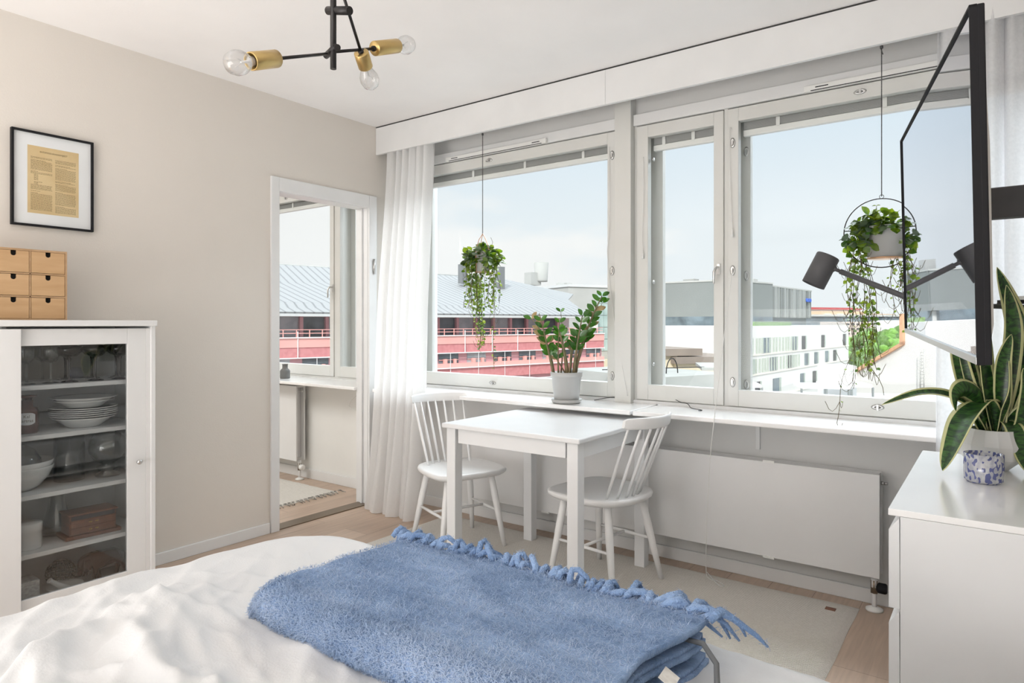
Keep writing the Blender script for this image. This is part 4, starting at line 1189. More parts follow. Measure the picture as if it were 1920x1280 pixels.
# white mixing bowls
for k in range(2):
    b = MB(); b.lathe([(0, .0), (.045, .0), (.075, .018), (.105, .055), (.122, .098), (.119, .099), (.102, .058), (.072, .024), (0, .008)], (.19, -2.285, zf[2]+k*.022), 40)
    tag(b.build('mixing_bowl', 'porcelain'), ('lower' if k == 0 else 'upper')+' of the two nested white bowls on the middle shelf', 'bowl')
# grey pointed hat of cloth in the upper bowl
b = MB(); b.lathe([(.088, .0), (.082, .05), (.060, .085), (.03, .105), (0, .110)], (.19, -2.290, zf[2]+.078), 30)
tag(b.build('glass_dome', 'clear_glass'), 'clear glass dome resting in the nested white bowls', 'glass cover')
b = MB(); b.lathe([(0, .002), (.056, .0), (.058, .004), (.058, .205), (.055, .205), (.055, .008), (0, .006)], (.15, -2.085, zf[2]), 32)
tag(b.build('glass_cylinder', 'clear_glass'), 'tall straight clear glass cylinder on the middle shelf', 'vase')
b = MB(); b.lathe([(0, .0), (.048, .0), (.050, .010), (.022, .022), (.040, .034), (.044, .044), (.022, .052), (.022, .056), (.050, .072), (.074, .105), (.078, .130), (.070, .165), (.052, .188), (.050, .188), (.067, .164), (.074, .130), (.070, .107), (.046, .076), (0, .062)], (.19, -1.948, zf[2]), 36)
tag(b.build('glass_goblet', 'clear_glass'), 'round clear glass goblet on a ringed foot on the middle shelf', 'vase')
# jewellery box
jb = root('jewellery_box', (.23, -2.03, zf[3]), 'brown wooden jewellery box with two little drawers', 'box')
Tj = Matrix.Translation((.215, -2.033, zf[3]))@Matrix.Rotation(-.05, 4, 'Z')
def jbx(n, mt, *a, **k):
    b = MB(); b.T = Tj; b.box(*a); return b.build(n, mt, jb, **k)
jbx('plinth', 'walnut', -.065, .065, -.108, .108, 0, .016, bevel=.003)
jbx('body', 'walnut', -.052, .052, -.090, .090, .0162, .098, bevel=.001)
for z0 in (.019, .050):
    q = jbx('drawer', 'walnut', .0522, .056, -.086, .086, z0, z0+.027, bevel=.001)
    for yy in (-.012, .012):
        b = MB(); b.T = Tj; b.lathe([(0, 0), (.003, 0), (.003, .006), (0, .007)], (.056, yy, z0+.014), 10, axis=(1, 0, 0)); b.box(.056, .058, yy-.006, yy+.006, z0+.012, z0+.016); b.build('knob', 'brass', q)
jbx('glass_panel', 'smoke_glass_solid', .0522, .055, -.084, .084, .080, .097)
jbx('lid', 'walnut', -.058, .060, -.096, .096, .0985, .106, bevel=.002)
b = MB(); b.lathe([(0, 0), (.042, 0), (.044, .003), (.044, .070), (.046, .071), (.046, .102), (.043, .106), (0, .107)], (.235, -2.262, zf[3]), 32)
tag(b.build('lidded_canister', 'porcelain'), 'round white lidded canister on the shelf with the jewellery box', 'jar')
b = MB(); b.lathe([(0, .003), (.06, 0), (.064, .006), (.050, .06), (.036, .11), (.030, .16), (.036, .20), (.034, .20), (.028, .16), (.034, .11), (.047, .06), (.058, .010), (0, .008)], (.10, -2.115, zf[3]), 32)
tag(b.build('glass_carafe', 'clear_glass'), 'clear glass carafe behind the jewellery box', 'carafe')
# mortar, pestle, box, wire ball, carved animal on the lowest shelf
b = MB(); b.lathe([(0, 0), (.034, 0), (.036, .006), (.030, .014), (.052, .030), (.068, .052), (.066, .055), (.046, .034), (.0, .022)], (.24, -2.135, zf[4]), 36)
tag(b.build('mortar', 'stone_white'), 'white stone mortar on the lowest cabinet shelf', 'mortar')
b = MB(); b.tube([(.245, -2.125, .098), (.250, -2.165, .128), (.252, -2.190, .150), (.253, -2.197, .157)], [.014, .011, .010, .013], 16)
tag(b.build('pestle', 'stone_white', bevel=.003), 'white stone pestle leaning in the mortar', 'pestle')
b = MB(); b.box(.18, .27, -2.31, -2.235, zf[4], zf[4]+.115)
pm('chevron_white', (.62, .62, .61), .5, c2=(.40, .40, .39), ns=70, stretch=(1, 1, 2.2))
tag(b.build('patterned_box', 'chevron_white', bevel=.002), 'white box with a fine zigzag pattern beside the mortar', 'box')
b = MB()
for k in range(9):
    a = PI*k/9
    b.tube([(.11+.056*math.cos(t_)*math.cos(a), -2.105+.056*math.cos(t_)*math.sin(a), zf[4]+.068+.056*math.sin(t_)) for t_ in [2*PI*i/24 for i in range(25)]], .0016, 5)
for k in range(-4, 5):
    zz = .012*k; rr_ = math.sqrt(.056**2-zz*zz)
    b.tube([(.11+rr_*math.cos(t_), -2.105+rr_*math.sin(t_), zf[4]+.068+zz) for t_ in [2*PI*i/24 for i in range(25)]], .0016, 5)
b.lathe([(0, 0), (.03, 0), (.03, .010), (0, .012)], (.11, -2.105, zf[4]), 16)
tag(b.build('wicker_ball', 'wicker_grey'), 'dark round openwork ball ornament behind the mortar', 'ornament')
# carved dark wood horse, grazing
hx, hy, hz = .20, -1.95, zf[4]
hr = root('carved_horse', (hx, hy, hz), 'dark glossy carved wooden horse with its head lowered', 'figurine')
def skin(name, nodes, edges, mat, parent):
    me = bpy.data.meshes.new(name)
    org = parent.location
    me.from_pydata([tuple(Vector(p[:3])-org) for p in nodes], edges, [])
    me.materials.append(M[mat])
    o = bpy.data.objects.new(name, me); COL.objects.link(o); o.parent = parent
    md = o.modifiers.new('s', 'SKIN'); md.use_smooth_shade = True
    for i, p in enumerate(nodes): me.skin_vertices[0].data[i].radius = (p[3], p[3])
    me.skin_vertices[0].data[0].use_root = True
    sb = o.modifiers.new('u', 'SUBSURF'); sb.levels = 1; sb.render_levels = 2
    return o
nd = [(hx, hy-.01, hz+.115, .036), (hx, hy+.045, hz+.112, .038), (hx, hy-.06, hz+.120, .034), (hx, hy-.088, hz+.135, .024), (hx, hy-.108, hz+.118, .018), (hx, hy-.112, hz+.080, .014), (hx, hy-.114, hz+.055, .010),
      (hx+.016, hy-.055, hz+.08, .014), (hx+.016, hy-.06, hz+.04, .009), (hx+.016, hy-.058, hz+.008, .010),
      (hx-.016, hy-.045, hz+.08, .014), (hx-.016, hy-.03, hz+.04, .009), (hx-.016, hy-.03, hz+.008, .010),
      (hx+.016, hy+.055, hz+.08, .016), (hx+.016, hy+.066, hz+.04, .009), (hx+.016, hy+.058, hz+.008, .010),
      (hx-.016, hy+.05, hz+.08, .016), (hx-.016, hy+.045, hz+.04, .009), (hx-.016, hy+.04, hz+.008, .010),
      (hx, hy+.082, hz+.10, .012), (hx, hy+.09, hz+.06, .009), (hx, hy+.09, hz+.03, .006)]
ed = [(0, 1), (0, 2), (2, 3), (3, 4), (4, 5), (5, 6), (2, 7), (7, 8), (8, 9), (2, 10), (10, 11), (11, 12), (1, 13), (13, 14), (14, 15), (1, 16), (16, 17), (17, 18), (1, 19), (19, 20), (20, 21)]
skin('body', nd, ed, 'dark_wood', hr)
b = MB()
for k in range(16):
    y = hy-.075-.030*(k % 8)/8; x = hx+(.020 if k < 8 else -.020)
    b.tube([(hx, y+.01, hz+.150-.01*(k % 8)/8), (x, y, hz+.125), (x+.004*(1 if k < 8 else -1), y-.004, hz+.085), (x, y-.008+.01*math.sin(k), hz+.060)], [.004, .006, .004, .001], 5)
b.build('mane', 'dark_wood', hr)

# vase on the kitchen sill
b = MB(); b.lathe([(0, 0), (.036, 0), (.039, .006), (.039, .058), (.030, .072), (.021, .078), (.021, .108), (.025, .112), (.022, .112), (.017, .08), (0, .07)], (-1.116, -.12, .7905), 30)
tag(b.build('bud_vase', 'grey_vase'), 'small dark grey bottle vase on the kitchen sill', 'vase')
b = MB(); b.tube([(-.20, -.09, .765), (-.30, -.10, .70), (-.36, -.10, .66), (-.40, -.08, .62), (-.32, -.06, .585), (-.22, -.05, .59), (-.14, -.04, .64)][::1], .0035, 6)
tag(b.build('loose_cable', 'cord_white'), 'thin pale cable looping under the kitchen sill', 'cable')

# ---------------------------------------------------------------- ceiling light
cl = root('ceiling_light', (1.81, -1.98, ZC), 'black jointed ceiling light with three brass bulb holders', 'ceiling light')
PCx = Vector((1.812, -1.981, 0))
def lpt(px, py, dd): return at(px, py, 2.0+dd)
b = MB(); b.tube([(1.812, -1.981, 1.993), (1.812, -1.981, ZC-.02)], .0092, 16); b.build('pole', 'black_metal', cl)
b = MB(); b.lathe([(0, -.0), (.055, -.0), (.055, -.02), (.012, -.028), (0, -.028)], (1.812, -1.981, ZC), 28); b.build('canopy', 'black_metal', cl)
def socket(c0, c1, far):
    """brass holder from c0 (rod end) to c1 (open end) with a clear bulb beyond"""
    ax = (c1-c0).normalized(); l = (c1-c0).length
    b = MB(); b.lathe([(0, 0), (.022, 0), (.0235, .002), (.0235, l-.002), (.0225, l), (.020, l), (.020, .012), (0, .012)], c0, 32, axis=ax)
    s_ = b.build('bulb_holder', 'brass', cl)
    b = MB(); b.lathe([(0, 0), (.009, 0), (.009, .01), (0, .01)], c0-ax*.008, 14, axis=ax); b.build('ferrule', 'black_metal', s_)
    b = MB(); b.lathe([(.0125, l-.012), (.014, l), (.022, l+.016), (.030, l+.034), (.0315, l+.050), (.026, l+.068), (.013, l+.080), (0, l+.082)], c0, 30, axis=ax)
    bb = b.build('bulb', 'bulb_glass', s_)
    b = MB(); b.lathe([(.013, l-.02), (.013, l+.002), (.004, l+.01), (.003, l+.034), (0, l+.036)], c0, 14, axis=ax); 
    sd = ax.orthogonal().normalized()
    for k in (-1, 1): b.tube([c0+ax*(l+.030), c0+ax*(l+.045)+sd*.010*k, c0+ax*(l+.052)+sd*.012*k], .0008, 5)
    b.build('filament_stem', 'porcelain', bb)
J = lpt(615, 100, -.03)
# arm one runs to the doorway side
A0, A1 = lpt(518, 110, -.22), lpt(470, 115, -.30)
A_j = lpt(612, 101, -.0)
b = MB(); b.tube([A_j, A0], .0048, 10); b.build('arm', 'black_metal', cl); socket(A0, A1, 0)
C0, C1 = lpt(702, 91, .16), lpt(745, 86, .25)
C_j = lpt(628, 97, .0)
b = MB(); b.tube([C_j, C0], .0048, 10); b.build('arm', 'black_metal', cl); socket(C0, C1, 0)
D_t, D0 = lpt(634, -40, -.10), lpt(677, 98, .10); D1 = lpt(685, 123, .17)
b = MB(); b.tube([D_t, D0], .0048, 10); b.build('arm', 'black_metal', cl)
dax = (D0-D_t).normalized(); socket(D0, D0+dax*.055, 0)
b = MB(); b.tube([lpt(615, 20, .02), lpt(656, 20, -.035)], .0125, 16); b.build('joint', 'black_metal', cl)
b = MB(); b.tube([lpt(630, 87, -.02), lpt(611, 105, .03)], .0095, 16); b.tube([lpt(633, 89, -.03), lpt(626, 90, .01)], .0095, 16); b.build('joint', 'black_metal', cl)

# ---------------------------------------------------------------- hanging planters
LV = random.Random(11)
def vine(parent, start, ln, dens, size, sway, curlies=2, mats=('vine_stem', 'leaf_green')):
    b = MB()
    pts = []; x, y, z = start
    n = max(5, int(ln/.03))
    ph = LV.uniform(0, 6)
    for i in range(n+1):
        t = i/n
        pts.append(Vector((x+sway[0]*t+.010*math.sin(ph+t*7), y+sway[1]*t+.010*math.cos(ph*1.3+t*6), z-ln*t+.02*(1-t)*0)))
    b.tube(pts, .0013, 5); 
    for i in range(curlies):
        p = pts[LV.randrange(max(1, n//3), n+1)]; a = LV.uniform(0, 2*PI); l = LV.uniform(.03, .075)
        q = [p+Vector((math.cos(a)*l*s_, math.sin(a)*l*s_*.5, -l*.9*math.sin(s_*PI*.8)+l*.5*s_*s_)) for s_ in (0, .25, .5, .75, 1)]
        b.tube(q, .0010, 4)
    b.mi = 1
    s_ = .01
    while s_ < ln:
        t = s_/ln; i = min(n-1, int(t*n)); p = pts[i].lerp(pts[i+1], t*n-i)
        a = LV.uniform(0, 2*PI); d_ = Vector((math.cos(a), math.sin(a), LV.uniform(-1.0, .1)))
        nn = Vector((LV.gauss(0, .7), LV.gauss(-.5, .6), LV.uniform(.1, 1)))
        sz = size*LV.uniform(.65, 1.2)*(1-.35*t)
        b.leaf(p+d_.normalized()*.004, d_, nn, sz, sz*.85, fold=.10, curl=.25)
        s_ += dens*LV.uniform(.5, 1.6)
    return b.build('trailing_vine', list(mats), parent)
def crown(parent, c, rx, ry, rz_, n, size, inner=.45):
    b = MB()
    for k in range(n):
        a = LV.uniform(0, 2*PI); el = math.asin(LV.uniform(-.25, 1))
        u_ = Vector((math.cos(a)*math.cos(el), math.sin(a)*math.cos(el), math.sin(el)))
        rr = LV.uniform(inner, 1.05)
        p = Vector(c)+Vector((u_.x*rx, u_.y*ry, u_.z*rz_))*rr
        d_ = (u_+Vector((LV.gauss(0, .5), LV.gauss(0, .5), LV.gauss(-.2, .5))))
        nn = u_+Vector((LV.gauss(0, .4), LV.gauss(0, .4), .6))
        sz = size*LV.uniform(.7, 1.25)
        b.mi = 0 if LV.random() < .65 else 1
        b.leaf(p, d_, nn, sz, sz*.95, fold=.06, curl=.2)
    o = b.build('foliage', ['leaf_green', 'leaf_grey_green'], parent); o['kind'] = 'stuff'
    return o
# planter on braided cord near the curtain
h1 = root('hanging_planter', (.915, -.15, 1.50), 'trailing plant in a small pot on a dark cord between the curtain and the table', 'hanging plant', 'plants hanging from the pelmet')
hc = Vector((.918, -.15, 1.59))
b = MB(); b.tube([(.915, -.15, 2.376), (.915, -.15, 1.765)], .0022, 6); b.lathe([(0, 0), (.006, 0), (.006, .012), (0, .012)], (.915, -.15, 2.364), 10)
b.build('cord', 'cord_black', h1)
b = MB()
for dx, dy in ((.050, .0), (-.040, .025), (-.02, -.045)):
    b.tube([(.915, -.15, 1.768), (.915+dx*.5, -.15+dy*.5, 1.73), (hc.x+dx, hc.y+dy, 1.66), (hc.x+dx*.9, hc.y+dy*.9, 1.53)], .0022, 6)
b.tube([(hc.x+.05*math.cos(t_), hc.y+.05*math.sin(t_), 1.533) for t_ in [2*PI*i/20 for i in range(21)]], .002, 5)
b.build('hanger', 'copper', h1)
b = MB(); b.lathe([(0, 0), (.040, 0), (.047, .105), (.050, .107), (.050, .122), (.045, .122), (.043, .09), (0, .085)], (hc.x, hc.y, 1.535), 28); b.build('pot', 'pot_grey', h1)
crown(h1, (hc.x, hc.y, 1.605), .118, .10, .085, 300, .034)
for k in range(9):
    a = LV.uniform(PI*.6, PI*1.45); rr = LV.uniform(.06, .115)
    x, y = hc.x+rr*math.cos(a), hc.y+rr*.7*math.sin(a)
    vine(h1, (x, y, 1.60), LV.uniform(.20, .36), .015, .028, (LV.uniform(-.02, .03), 0), 1)
for k in range(5):
    vine(h1, (hc.x+LV.uniform(-.075, -.02), hc.y+LV.uniform(-.05, .03), 1.56), LV.uniform(.38, .50), .012, .025, (LV.uniform(-.01, .04), 0), 2)
for k in range(7):
    a = LV.uniform(-.9, .9); rr = LV.uniform(.06, .10)
    vine(h1, (hc.x+rr*math.cos(a), hc.y+rr*.7*math.sin(a), 1.60), LV.uniform(.20, .34), .013, .025, (LV.uniform(-.01, .015), 0), 1)
vine(h1, (hc.x+.085, hc.y-.01, 1.58), .63, .024, .024, (.01, 0), 5)
vine(h1, (hc.x-.01, hc.y-.04, 1.50), .44, .022, .020, (.02, 0), 4)
b = MB(); b.tube([(hc.x-.10, hc.y, 1.65), (hc.x-.13, hc.y, 1.665), (hc.x-.155, hc.y, 1.70)], .0013, 5); b.tube([(hc.x+.06, hc.y, 1.68), (hc.x+.075, hc.y, 1.71), (hc.x+.06, hc.y, 1.74)], .0012, 5)
b.build('tendril', 'vine_stem', h1)
# planter in the metal ring
h2 = root('hanging_planter', (3.041, -.15, 1.46), 'trailing plant in a pot held by a thin black ring beside the television', 'hanging plant', 'plants hanging from the pelmet')
rc = Vector((3.041, -.15, 1.60))
b = MB(); b.tube([(3.041, -.15, 2.376), (3.041, -.15, 1.752)], .0020, 6); b.tube([(3.036, -.15, 2.376), (3.046, -.15, 2.340)], .002, 5); b.lathe([(0, 0), (.006, 0), (.006, .010), (0, .010)], (3.041, -.15, 2.366), 10); b.build('cord', 'cord_black', h2)
b = MB(); rx_, ry_ = RT.x, RT.y
b.tube([(rc.x+.143*math.cos(t_)*.93, rc.y+.143*math.cos(t_)*.36, rc.z+.143*math.sin(t_)) for t_ in [2*PI*i/56 for i in range(57)]], .0023, 6)
b.tube([(rc.x+.008*math.cos(t_), rc.y, 1.751+.008*math.sin(t_)) for t_ in [2*PI*i/14 for i in range(15)]], .0012, 5)
b.tube([(rc.x+.078*math.cos(t_), rc.y+.078*math.sin(t_), rc.z+.012) for t_ in [2*PI*i/30 for i in range(31)]], .0022, 6)
b.tube([(rc.x-.132, rc.y-.051, rc.z+.012), (rc.x-.074, rc.y-.026, rc.z+.012)], .0022, 6); b.tube([(rc.x+.132, rc.y+.051, rc.z+.012), (rc.x+.074, rc.y+.026, rc.z+.012)], .0022, 6)
b.build('ring_hanger', 'black_metal', h2)
b = MB(); b.lathe([(0, 0), (.064, 0), (.072, .115), (.080, .116), (.080, .128), (.069, .128), (.066, .1), (0, .095)], (rc.x+.012, rc.y, 1.497), 30); b.build('pot', 'pot_grey', h2)
b = MB(); b.lathe([(0, -.004), (.067, -.004), (.067, .0), (0, .0)], (rc.x+.012, rc.y, 1.4968), 30); b.build('pot_rim', 'copper', h2)
crown(h2, (rc.x-.015, rc.y-.045, 1.615), .090, .075, .062, 160, .036, .3)
crown(h2, (rc.x-.075, rc.y-.06, 1.55), .050, .05, .075, 70, .034, .2)
for k in range(8):
    vine(h2, (rc.x-LV.uniform(.055, .125), rc.y+LV.uniform(-.05, .04), 1.60), LV.uniform(.12, .34), .020, .030, (LV.uniform(-.03, .01), 0), 2)
for k in range(8):
    vine(h2, (rc.x+LV.uniform(.02, .10), rc.y+LV.uniform(-.05, .02), 1.57), LV.uniform(.18, .40), .026, .019, (LV.uniform(-.02, .03), 0), 3)
for k in range(6):
    vine(h2, (rc.x-LV.uniform(.045, .12), rc.y+LV.uniform(-.04, .03), 1.50), LV.uniform(.36, .56), .040, .019, (LV.uniform(-.02, .06), 0), 5)
vine(h2, (rc.x-.085, rc.y-.03, 1.45), .50, .030, .018, (-.02, 0), 5)
for k in range(5):
    vine(h2, (rc.x-LV.uniform(.035, .085), rc.y-.02, 1.33), .30, .016, .023, (LV.uniform(-.01, .02), 0), 2)
vine(h2, (rc.x-.085, rc.y-.03, 1.20), .40, .055, .016, (-.09, 0), 5)
vine(h2, (rc.x-.07, rc.y-.03, 1.15), .22, .03, .018, (.08, 0), 4)
b = MB(); b.tube([(rc.x-.02, rc.y, 1.66), (rc.x-.022, rc.y, 1.69), (rc.x-.018, rc.y, 1.715)], .0012, 5); b.mi = 1
for a, zz, s_ in ((0, 1.715, .016), (PI, 1.715, .016), (.4, 1.69, .026), (PI+.3, 1.688, .026), (-1.5, 1.685, .028)):
    b.leaf((rc.x-.02, rc.y, zz), (math.cos(a), math.sin(a)*.4, .15), (0, -.6, 1), s_, s_*.8)
b.build('sprig', ['vine_stem', 'leaf_green'], h2)

# ---------------------------------------------------------------- potted zz plant on the sill
zp = root('potted_plant', (1.525, -.178, .79), 'glossy green plant in a pale grey pot and saucer on the sill', 'plant')
Zc = Vector((1.525, -.175, .7905))
b = MB(); b.lathe([(0, 0), (.070, 0), (.080, .006), (.086, .022), (.083, .022), (.074, .008), (0, .006)], Zc, 40); b.build('saucer', 'pot_grey', zp)
b = MB(); b.lathe([(0, .0085), (.064, .0085), (.067, .012), (.081, .142), (.086, .144), (.089, .168), (.085, .169), (.080, .15), (0, .145)], Zc, 40); b.build('pot', 'pot_grey', zp)
b = MB(); b.lathe([(0, .152), (.04, .151), (.083, .150)], Zc, 24); b.build('soil', 'soil', zp)
def zstem(base, mid, top, r0, leaves, wide=.036, dry=False, start=.35):
    """offsets (right, away, up) from the pot's base centre"""
    P = [Zc+RT*a+FW*b_+UP*c for a, b_, c in (base, mid, top)]
    def f(t): return P[0]*(1-t)**2+P[1]*2*t*(1-t)+P[2]*t*t
    b = MB(); b.tube([f(i/8) for i in range(9)], [r0*(1-.72*i/8) for i in range(9)], 8)
    b.mi = 1
    for i in range(leaves):
        t = start+(1-start)*i/max(1, leaves-1)
        p = f(t); tg = (f(min(1, t+.02))-f(t-.02)).normalized()
        for sgn in (-1, 1):
            if LV.random() < .12: continue
            side = (RT*sgn*LV.uniform(.6, 1.0)+FW*LV.uniform(-.6, .5)).normalized()
            d_ = tg*.85+side*1.0
            s_ = wide*LV.uniform(.85, 1.2)*(1 if t < .85 else .85)
            b.mi = 2 if LV.random() < (.5 if dry else .06) else 1
            b.leaf(p+side*r0*.3, d_, -FW*.8+UP*.5+side*LV.uniform(-.3, .3), s_*1.5, s_*.82, fold=.13, curl=.06, seg=5)
    b.build('stem', ['zz_stem', 'zz_leaf', 'zz_dry'], zp)
for st in (
    ((-.070, -.005, .15), (-.100, 0, .30), (-.150, -.01, .49), .0085, 7, .036),
    ((-.065, .02, .15), (-.09, .03, .36), (-.19, .03, .46), .006, 6, .036, True),
    ((-.045, -.02, .15), (-.052, -.02, .28), (-.040, -.03, .44), .006, 5, .030),
    ((-.030, .02, .15), (-.01, .03, .30), (-.028, .04, .50), .005, 2, .024, False, .7),
    ((.004, -.02, .15), (-.010, -.02, .30), (-.045, -.03, .40), .013, 4, .034, False, .55),
    ((.0, .0, .15), (-.05, .0, .24), (-.115, .0, .32), .0045, 3, .024, True, .5),
    ((.020, .01, .15), (.025, .01, .28), (.050, .01, .36), .009, 4, .034, False, .6),
    ((.036, -.02, .15), (.050, -.02, .30), (.085, -.03, .48), .010, 6, .038, False, .45),
    ((.046, .0, .15), (.080, .0, .36), (.195, .0, .585), .011, 10, .036, False, .42),
    ((.050, .01, .15), (.075, .01, .30), (.20, .02, .55), .006, 6, .030, True, .55),
    ((.010, -.03, .15), (.02, -.04, .20), (.018, -.04, .31), .007, 0, .03),
): zstem(*st)

# cords and cables
def cord(name, label, pts, r_, mat, cat='cord'):
    b = MB(); P = [Vector(p) for p in pts]; k = len(P)
    q = []
    for i in range((k-1)*8+1):
        t = i/8; j = min(int(t), k-2); f = t-j
        p0, p1, p2, p3 = P[max(j-1, 0)], P[j], P[j+1], P[min(j+2, k-1)]
        q.append(.5*((2*p1)+(p2-p0)*f+(2*p0-5*p1+4*p2-p3)*f*f+(3*p1-3*p2+p3-p0)*f**3))
    b.tube(q, r_, 6); o = b.build(name, mat); return tag(o, label, cat)
cord('pull_cord', 'long white blind cord hanging over the sill down to the rug', [(2.360, .05, 1.50), (2.372, -.10, 1.2), (2.385, -.283, .80), (2.365, -.285, .6), (2.34, -.26, .3), (2.315, -.2, .06), (2.325, -.19, .016), (2.37, -.20, .0155), (2.41, -.23, .0155), (2.40, -.25, .016), (2.36, -.21, .017), (2.29, -.12, .016)], .0018, 'cord_white')
cord('blind_cord', 'white cord with a drop pull hanging by the post between the windows', [(1.876, .05, 2.13), (1.878, .045, 1.9), (1.872, .045, 1.72), (1.874, .045, 1.62)], .0015, 'cord_white')
b = MB(); b.lathe([(0, 0), (.007, .002), (.0045, .03), (.002, .045), (0, .046)], (1.874, .045, 1.575), 12); tag(b.build('cord_pull', 'blind_white'), 'small white drop pull on the cord by the post', 'cord pull')
cord('blind_cord', 'white cord hanging from the catch at the edge of the wide window', [(2.353, .05, 2.20), (2.345, .045, 2.18), (2.350, .045, 1.9), (2.36, .045, 1.70)], .0015, 'cord_white')
b = MB(); b.lathe([(0, 0), (.007, .002), (.0045, .03), (.002, .045), (0, .046)], (2.360, .045, 1.655), 12); tag(b.build('cord_pull', 'blind_white'), 'small white drop pull on the cord at the wide window', 'cord pull')
cord('blind_cord', 'white cord hanging at the edge of the window beside the post', [(1.668, .05, 2.22), (1.672, .045, 1.9), (1.668, .045, 1.72), (1.66, .045, 1.6), (1.70, .045, 1.25), (1.775, .012, .95), (1.80, .01, .83)], .0015, 'cord_white')
cord('sensor_wire', 'thin black wire lying curled on the sill below the narrow sash', [(2.06, .052, .822), (2.09, .045, .812), (2.13, .04, .806), (2.17, -.01, .793), (2.23, -.045, .793), (2.245, -.065, .793), (2.235, -.085, .793)], .0018, 'cord_black')
cord('sensor_wire', 'thin black wire on the sill behind the potted plant', [(1.60, .0, .793), (1.63, .02, .800), (1.70, .052, .812), (1.80, .048, .812)], .0022, 'cord_black')

# ---------------------------------------------------------------- the city outside
class Fac:
    """vertical facade through two ground-plan points; s runs along it, d towards the viewer"""
    def __init__(s, P, Q):
        s.P = Vector((P.x, P.y, 0)); s.e = Vector((Q.x-P.x, Q.y-P.y, 0)); s.L = s.e.length; s.e.normalize()
        s.n = Vector((s.e.y, -s.e.x, 0))
        if s.n.dot(CAM-s.P) < 0: s.n = -s.n
    def p(s, a, z, d=0): return s.P+s.e*a+s.n*d+UP*z
    def box(s, mb, a0, a1, z0, z1, d0, d1):
        return mb.hexa([s.p(a0, z0, d1), s.p(a1, z0, d1), s.p(a1, z0, d0), s.p(a0, z0, d0), s.p(a0, z1, d1), s.p(a1, z1, d1), s.p(a1, z1, d0), s.p(a0, z1, d0)])
    def s_of(s, px, off=0):
        d = FW+RT*((px-960)/FPX)
        # solve CAM+t d = P+a e
        ax, ay = s.P.x+s.n.x*off-CAM.x, s.P.y+s.n.y*off-CAM.y
        det = d.x*(-s.e.y)+s.e.x*d.y
        t = (ax*(-s.e.y)+s.e.x*ay)/det
        h = CAM+d*t
        return (Vector((h.x, h.y, 0))-s.P-s.n*off).dot(s.e)
ZG = -19.0
struct(B(-260, 300, 6, 620, ZG-.5, ZG).build('ground', 'street'))

# red office building with the metal roof
A = Fac(at(522, 606, 55), at(1130, 606, 79.6)); h0 = CAM.z
rb = root('office_building', (A.p(A.L/2, 0).x, A.p(A.L/2, 0).y, ZG), 'red-panelled office building under a long grey metal roof across the street', 'building')
S0, S1 = -26.0, A.s_of(1133)
def zz(v): return h0+v
b = MB()
A.box(b, S0, S1, ZG, zz(-1.2), -9, -.45); b.build('core', 'pink_frame', rb)
b = MB(); A.box(b, S0, S1, zz(-2.06), zz(-1.2), -.45, 0); A.box(b, S0, S1, zz(-4.46), zz(-4.0), -.45, 0)
A.box(b, S0, S1, zz(-8.2), zz(-7.4), -.45, 0); A.box(b, S0, S1, zz(-11.8), zz(-11), -.45, 0); b.build('parapet_panels', 'red_panel', rb)
b = MB(); A.box(b, S0, S1, zz(-2.93), zz(-2.06), -.45, -.06); A.box(b, S0, S1, zz(-5.6), zz(-4.46), -.45, -.06); A.box(b, S0, S1, zz(-9.2), zz(-8.2), -.45, -.06); b.build('sunshade_grid', 'red_grid', rb)
b = MB()
for z in (-2.95, -4.47, -1.22, -6.0, -9.3): A.box(b, S0, S1, zz(z)-.045, zz(z)+.045, 0, .12)
a_ = S0
while a_ < S1: A.box(b, a_, a_+.06, zz(-2.9), zz(-.7), .01, .08); A.box(b, a_+1.7, a_+1.74, zz(-6), zz(-2.9), .01, .06); a_ += 3.45
b.build('white_rails', 'white_steel', rb)
a_ = S0+.6; k = 0
while a_ < S1-2.0:
    b = MB(); A.box(b, a_, a_+2.35, zz(-4.0), zz(-3.0), -.445, -.38); A.box(b, a_, a_+2.35, zz(-7.3), zz(-6.1), -.445, -.38)
    b.build('window', ['office_glass', 'blind_glass'][k % 3 == 1], rb)
    b = MB(); A.box(b, a_+.5, a_+.85, zz(-4.0), zz(-3.55), -.37, -.1); A.box(b, a_+1.7, a_+1.95, zz(-4.0), zz(-3.55), -.37, -.1); A.box(b, a_, a_+2.3, zz(-3.68), zz(-3.62), -.36, -.3)
    b.build('balcony_panel', 'red_panel', rb)
    a_ += 3.45; k += 1
# recessed terrace storey with glass and railing
b = MB(); A.box(b, S0, S1-3.0, zz(-1.2), zz(1.0), -9, -3.0); b.build('upper_wall', 'eave_white', rb)
a_ = S0+.4; k = 0
while a_ < S1-5.5:
    b = MB(); A.box(b, a_, a_+2.0, zz(-1.2), zz(.55), -2.99, -2.93); b.build('terrace_window', ['office_glass', 'blind_glass'][k % 2], rb)
    b = MB(); A.box(b, a_+2.05, a_+2.35, zz(-1.2), zz(.6), -2.99, -2.6); b.build('terrace_pier', 'pink_frame', rb)
    a_ += 2.4; k += 1
b = MB()
for z in (-.55, -.85): A.box(b, S0, S1, zz(z)-.03, zz(z)+.03, -.3, -.24)
a_ = S0
while a_ < S1: A.box(b, a_, a_+.07, zz(-1.2), zz(-.55), -.3, -.23); a_ += 1.15
b.build('railing', 'red_panel', rb)
b = MB(); A.box(b, S0, S1-1.5, zz(.60), zz(.92), -3.2, .25); b.build('eave', 'eave_white', rb)
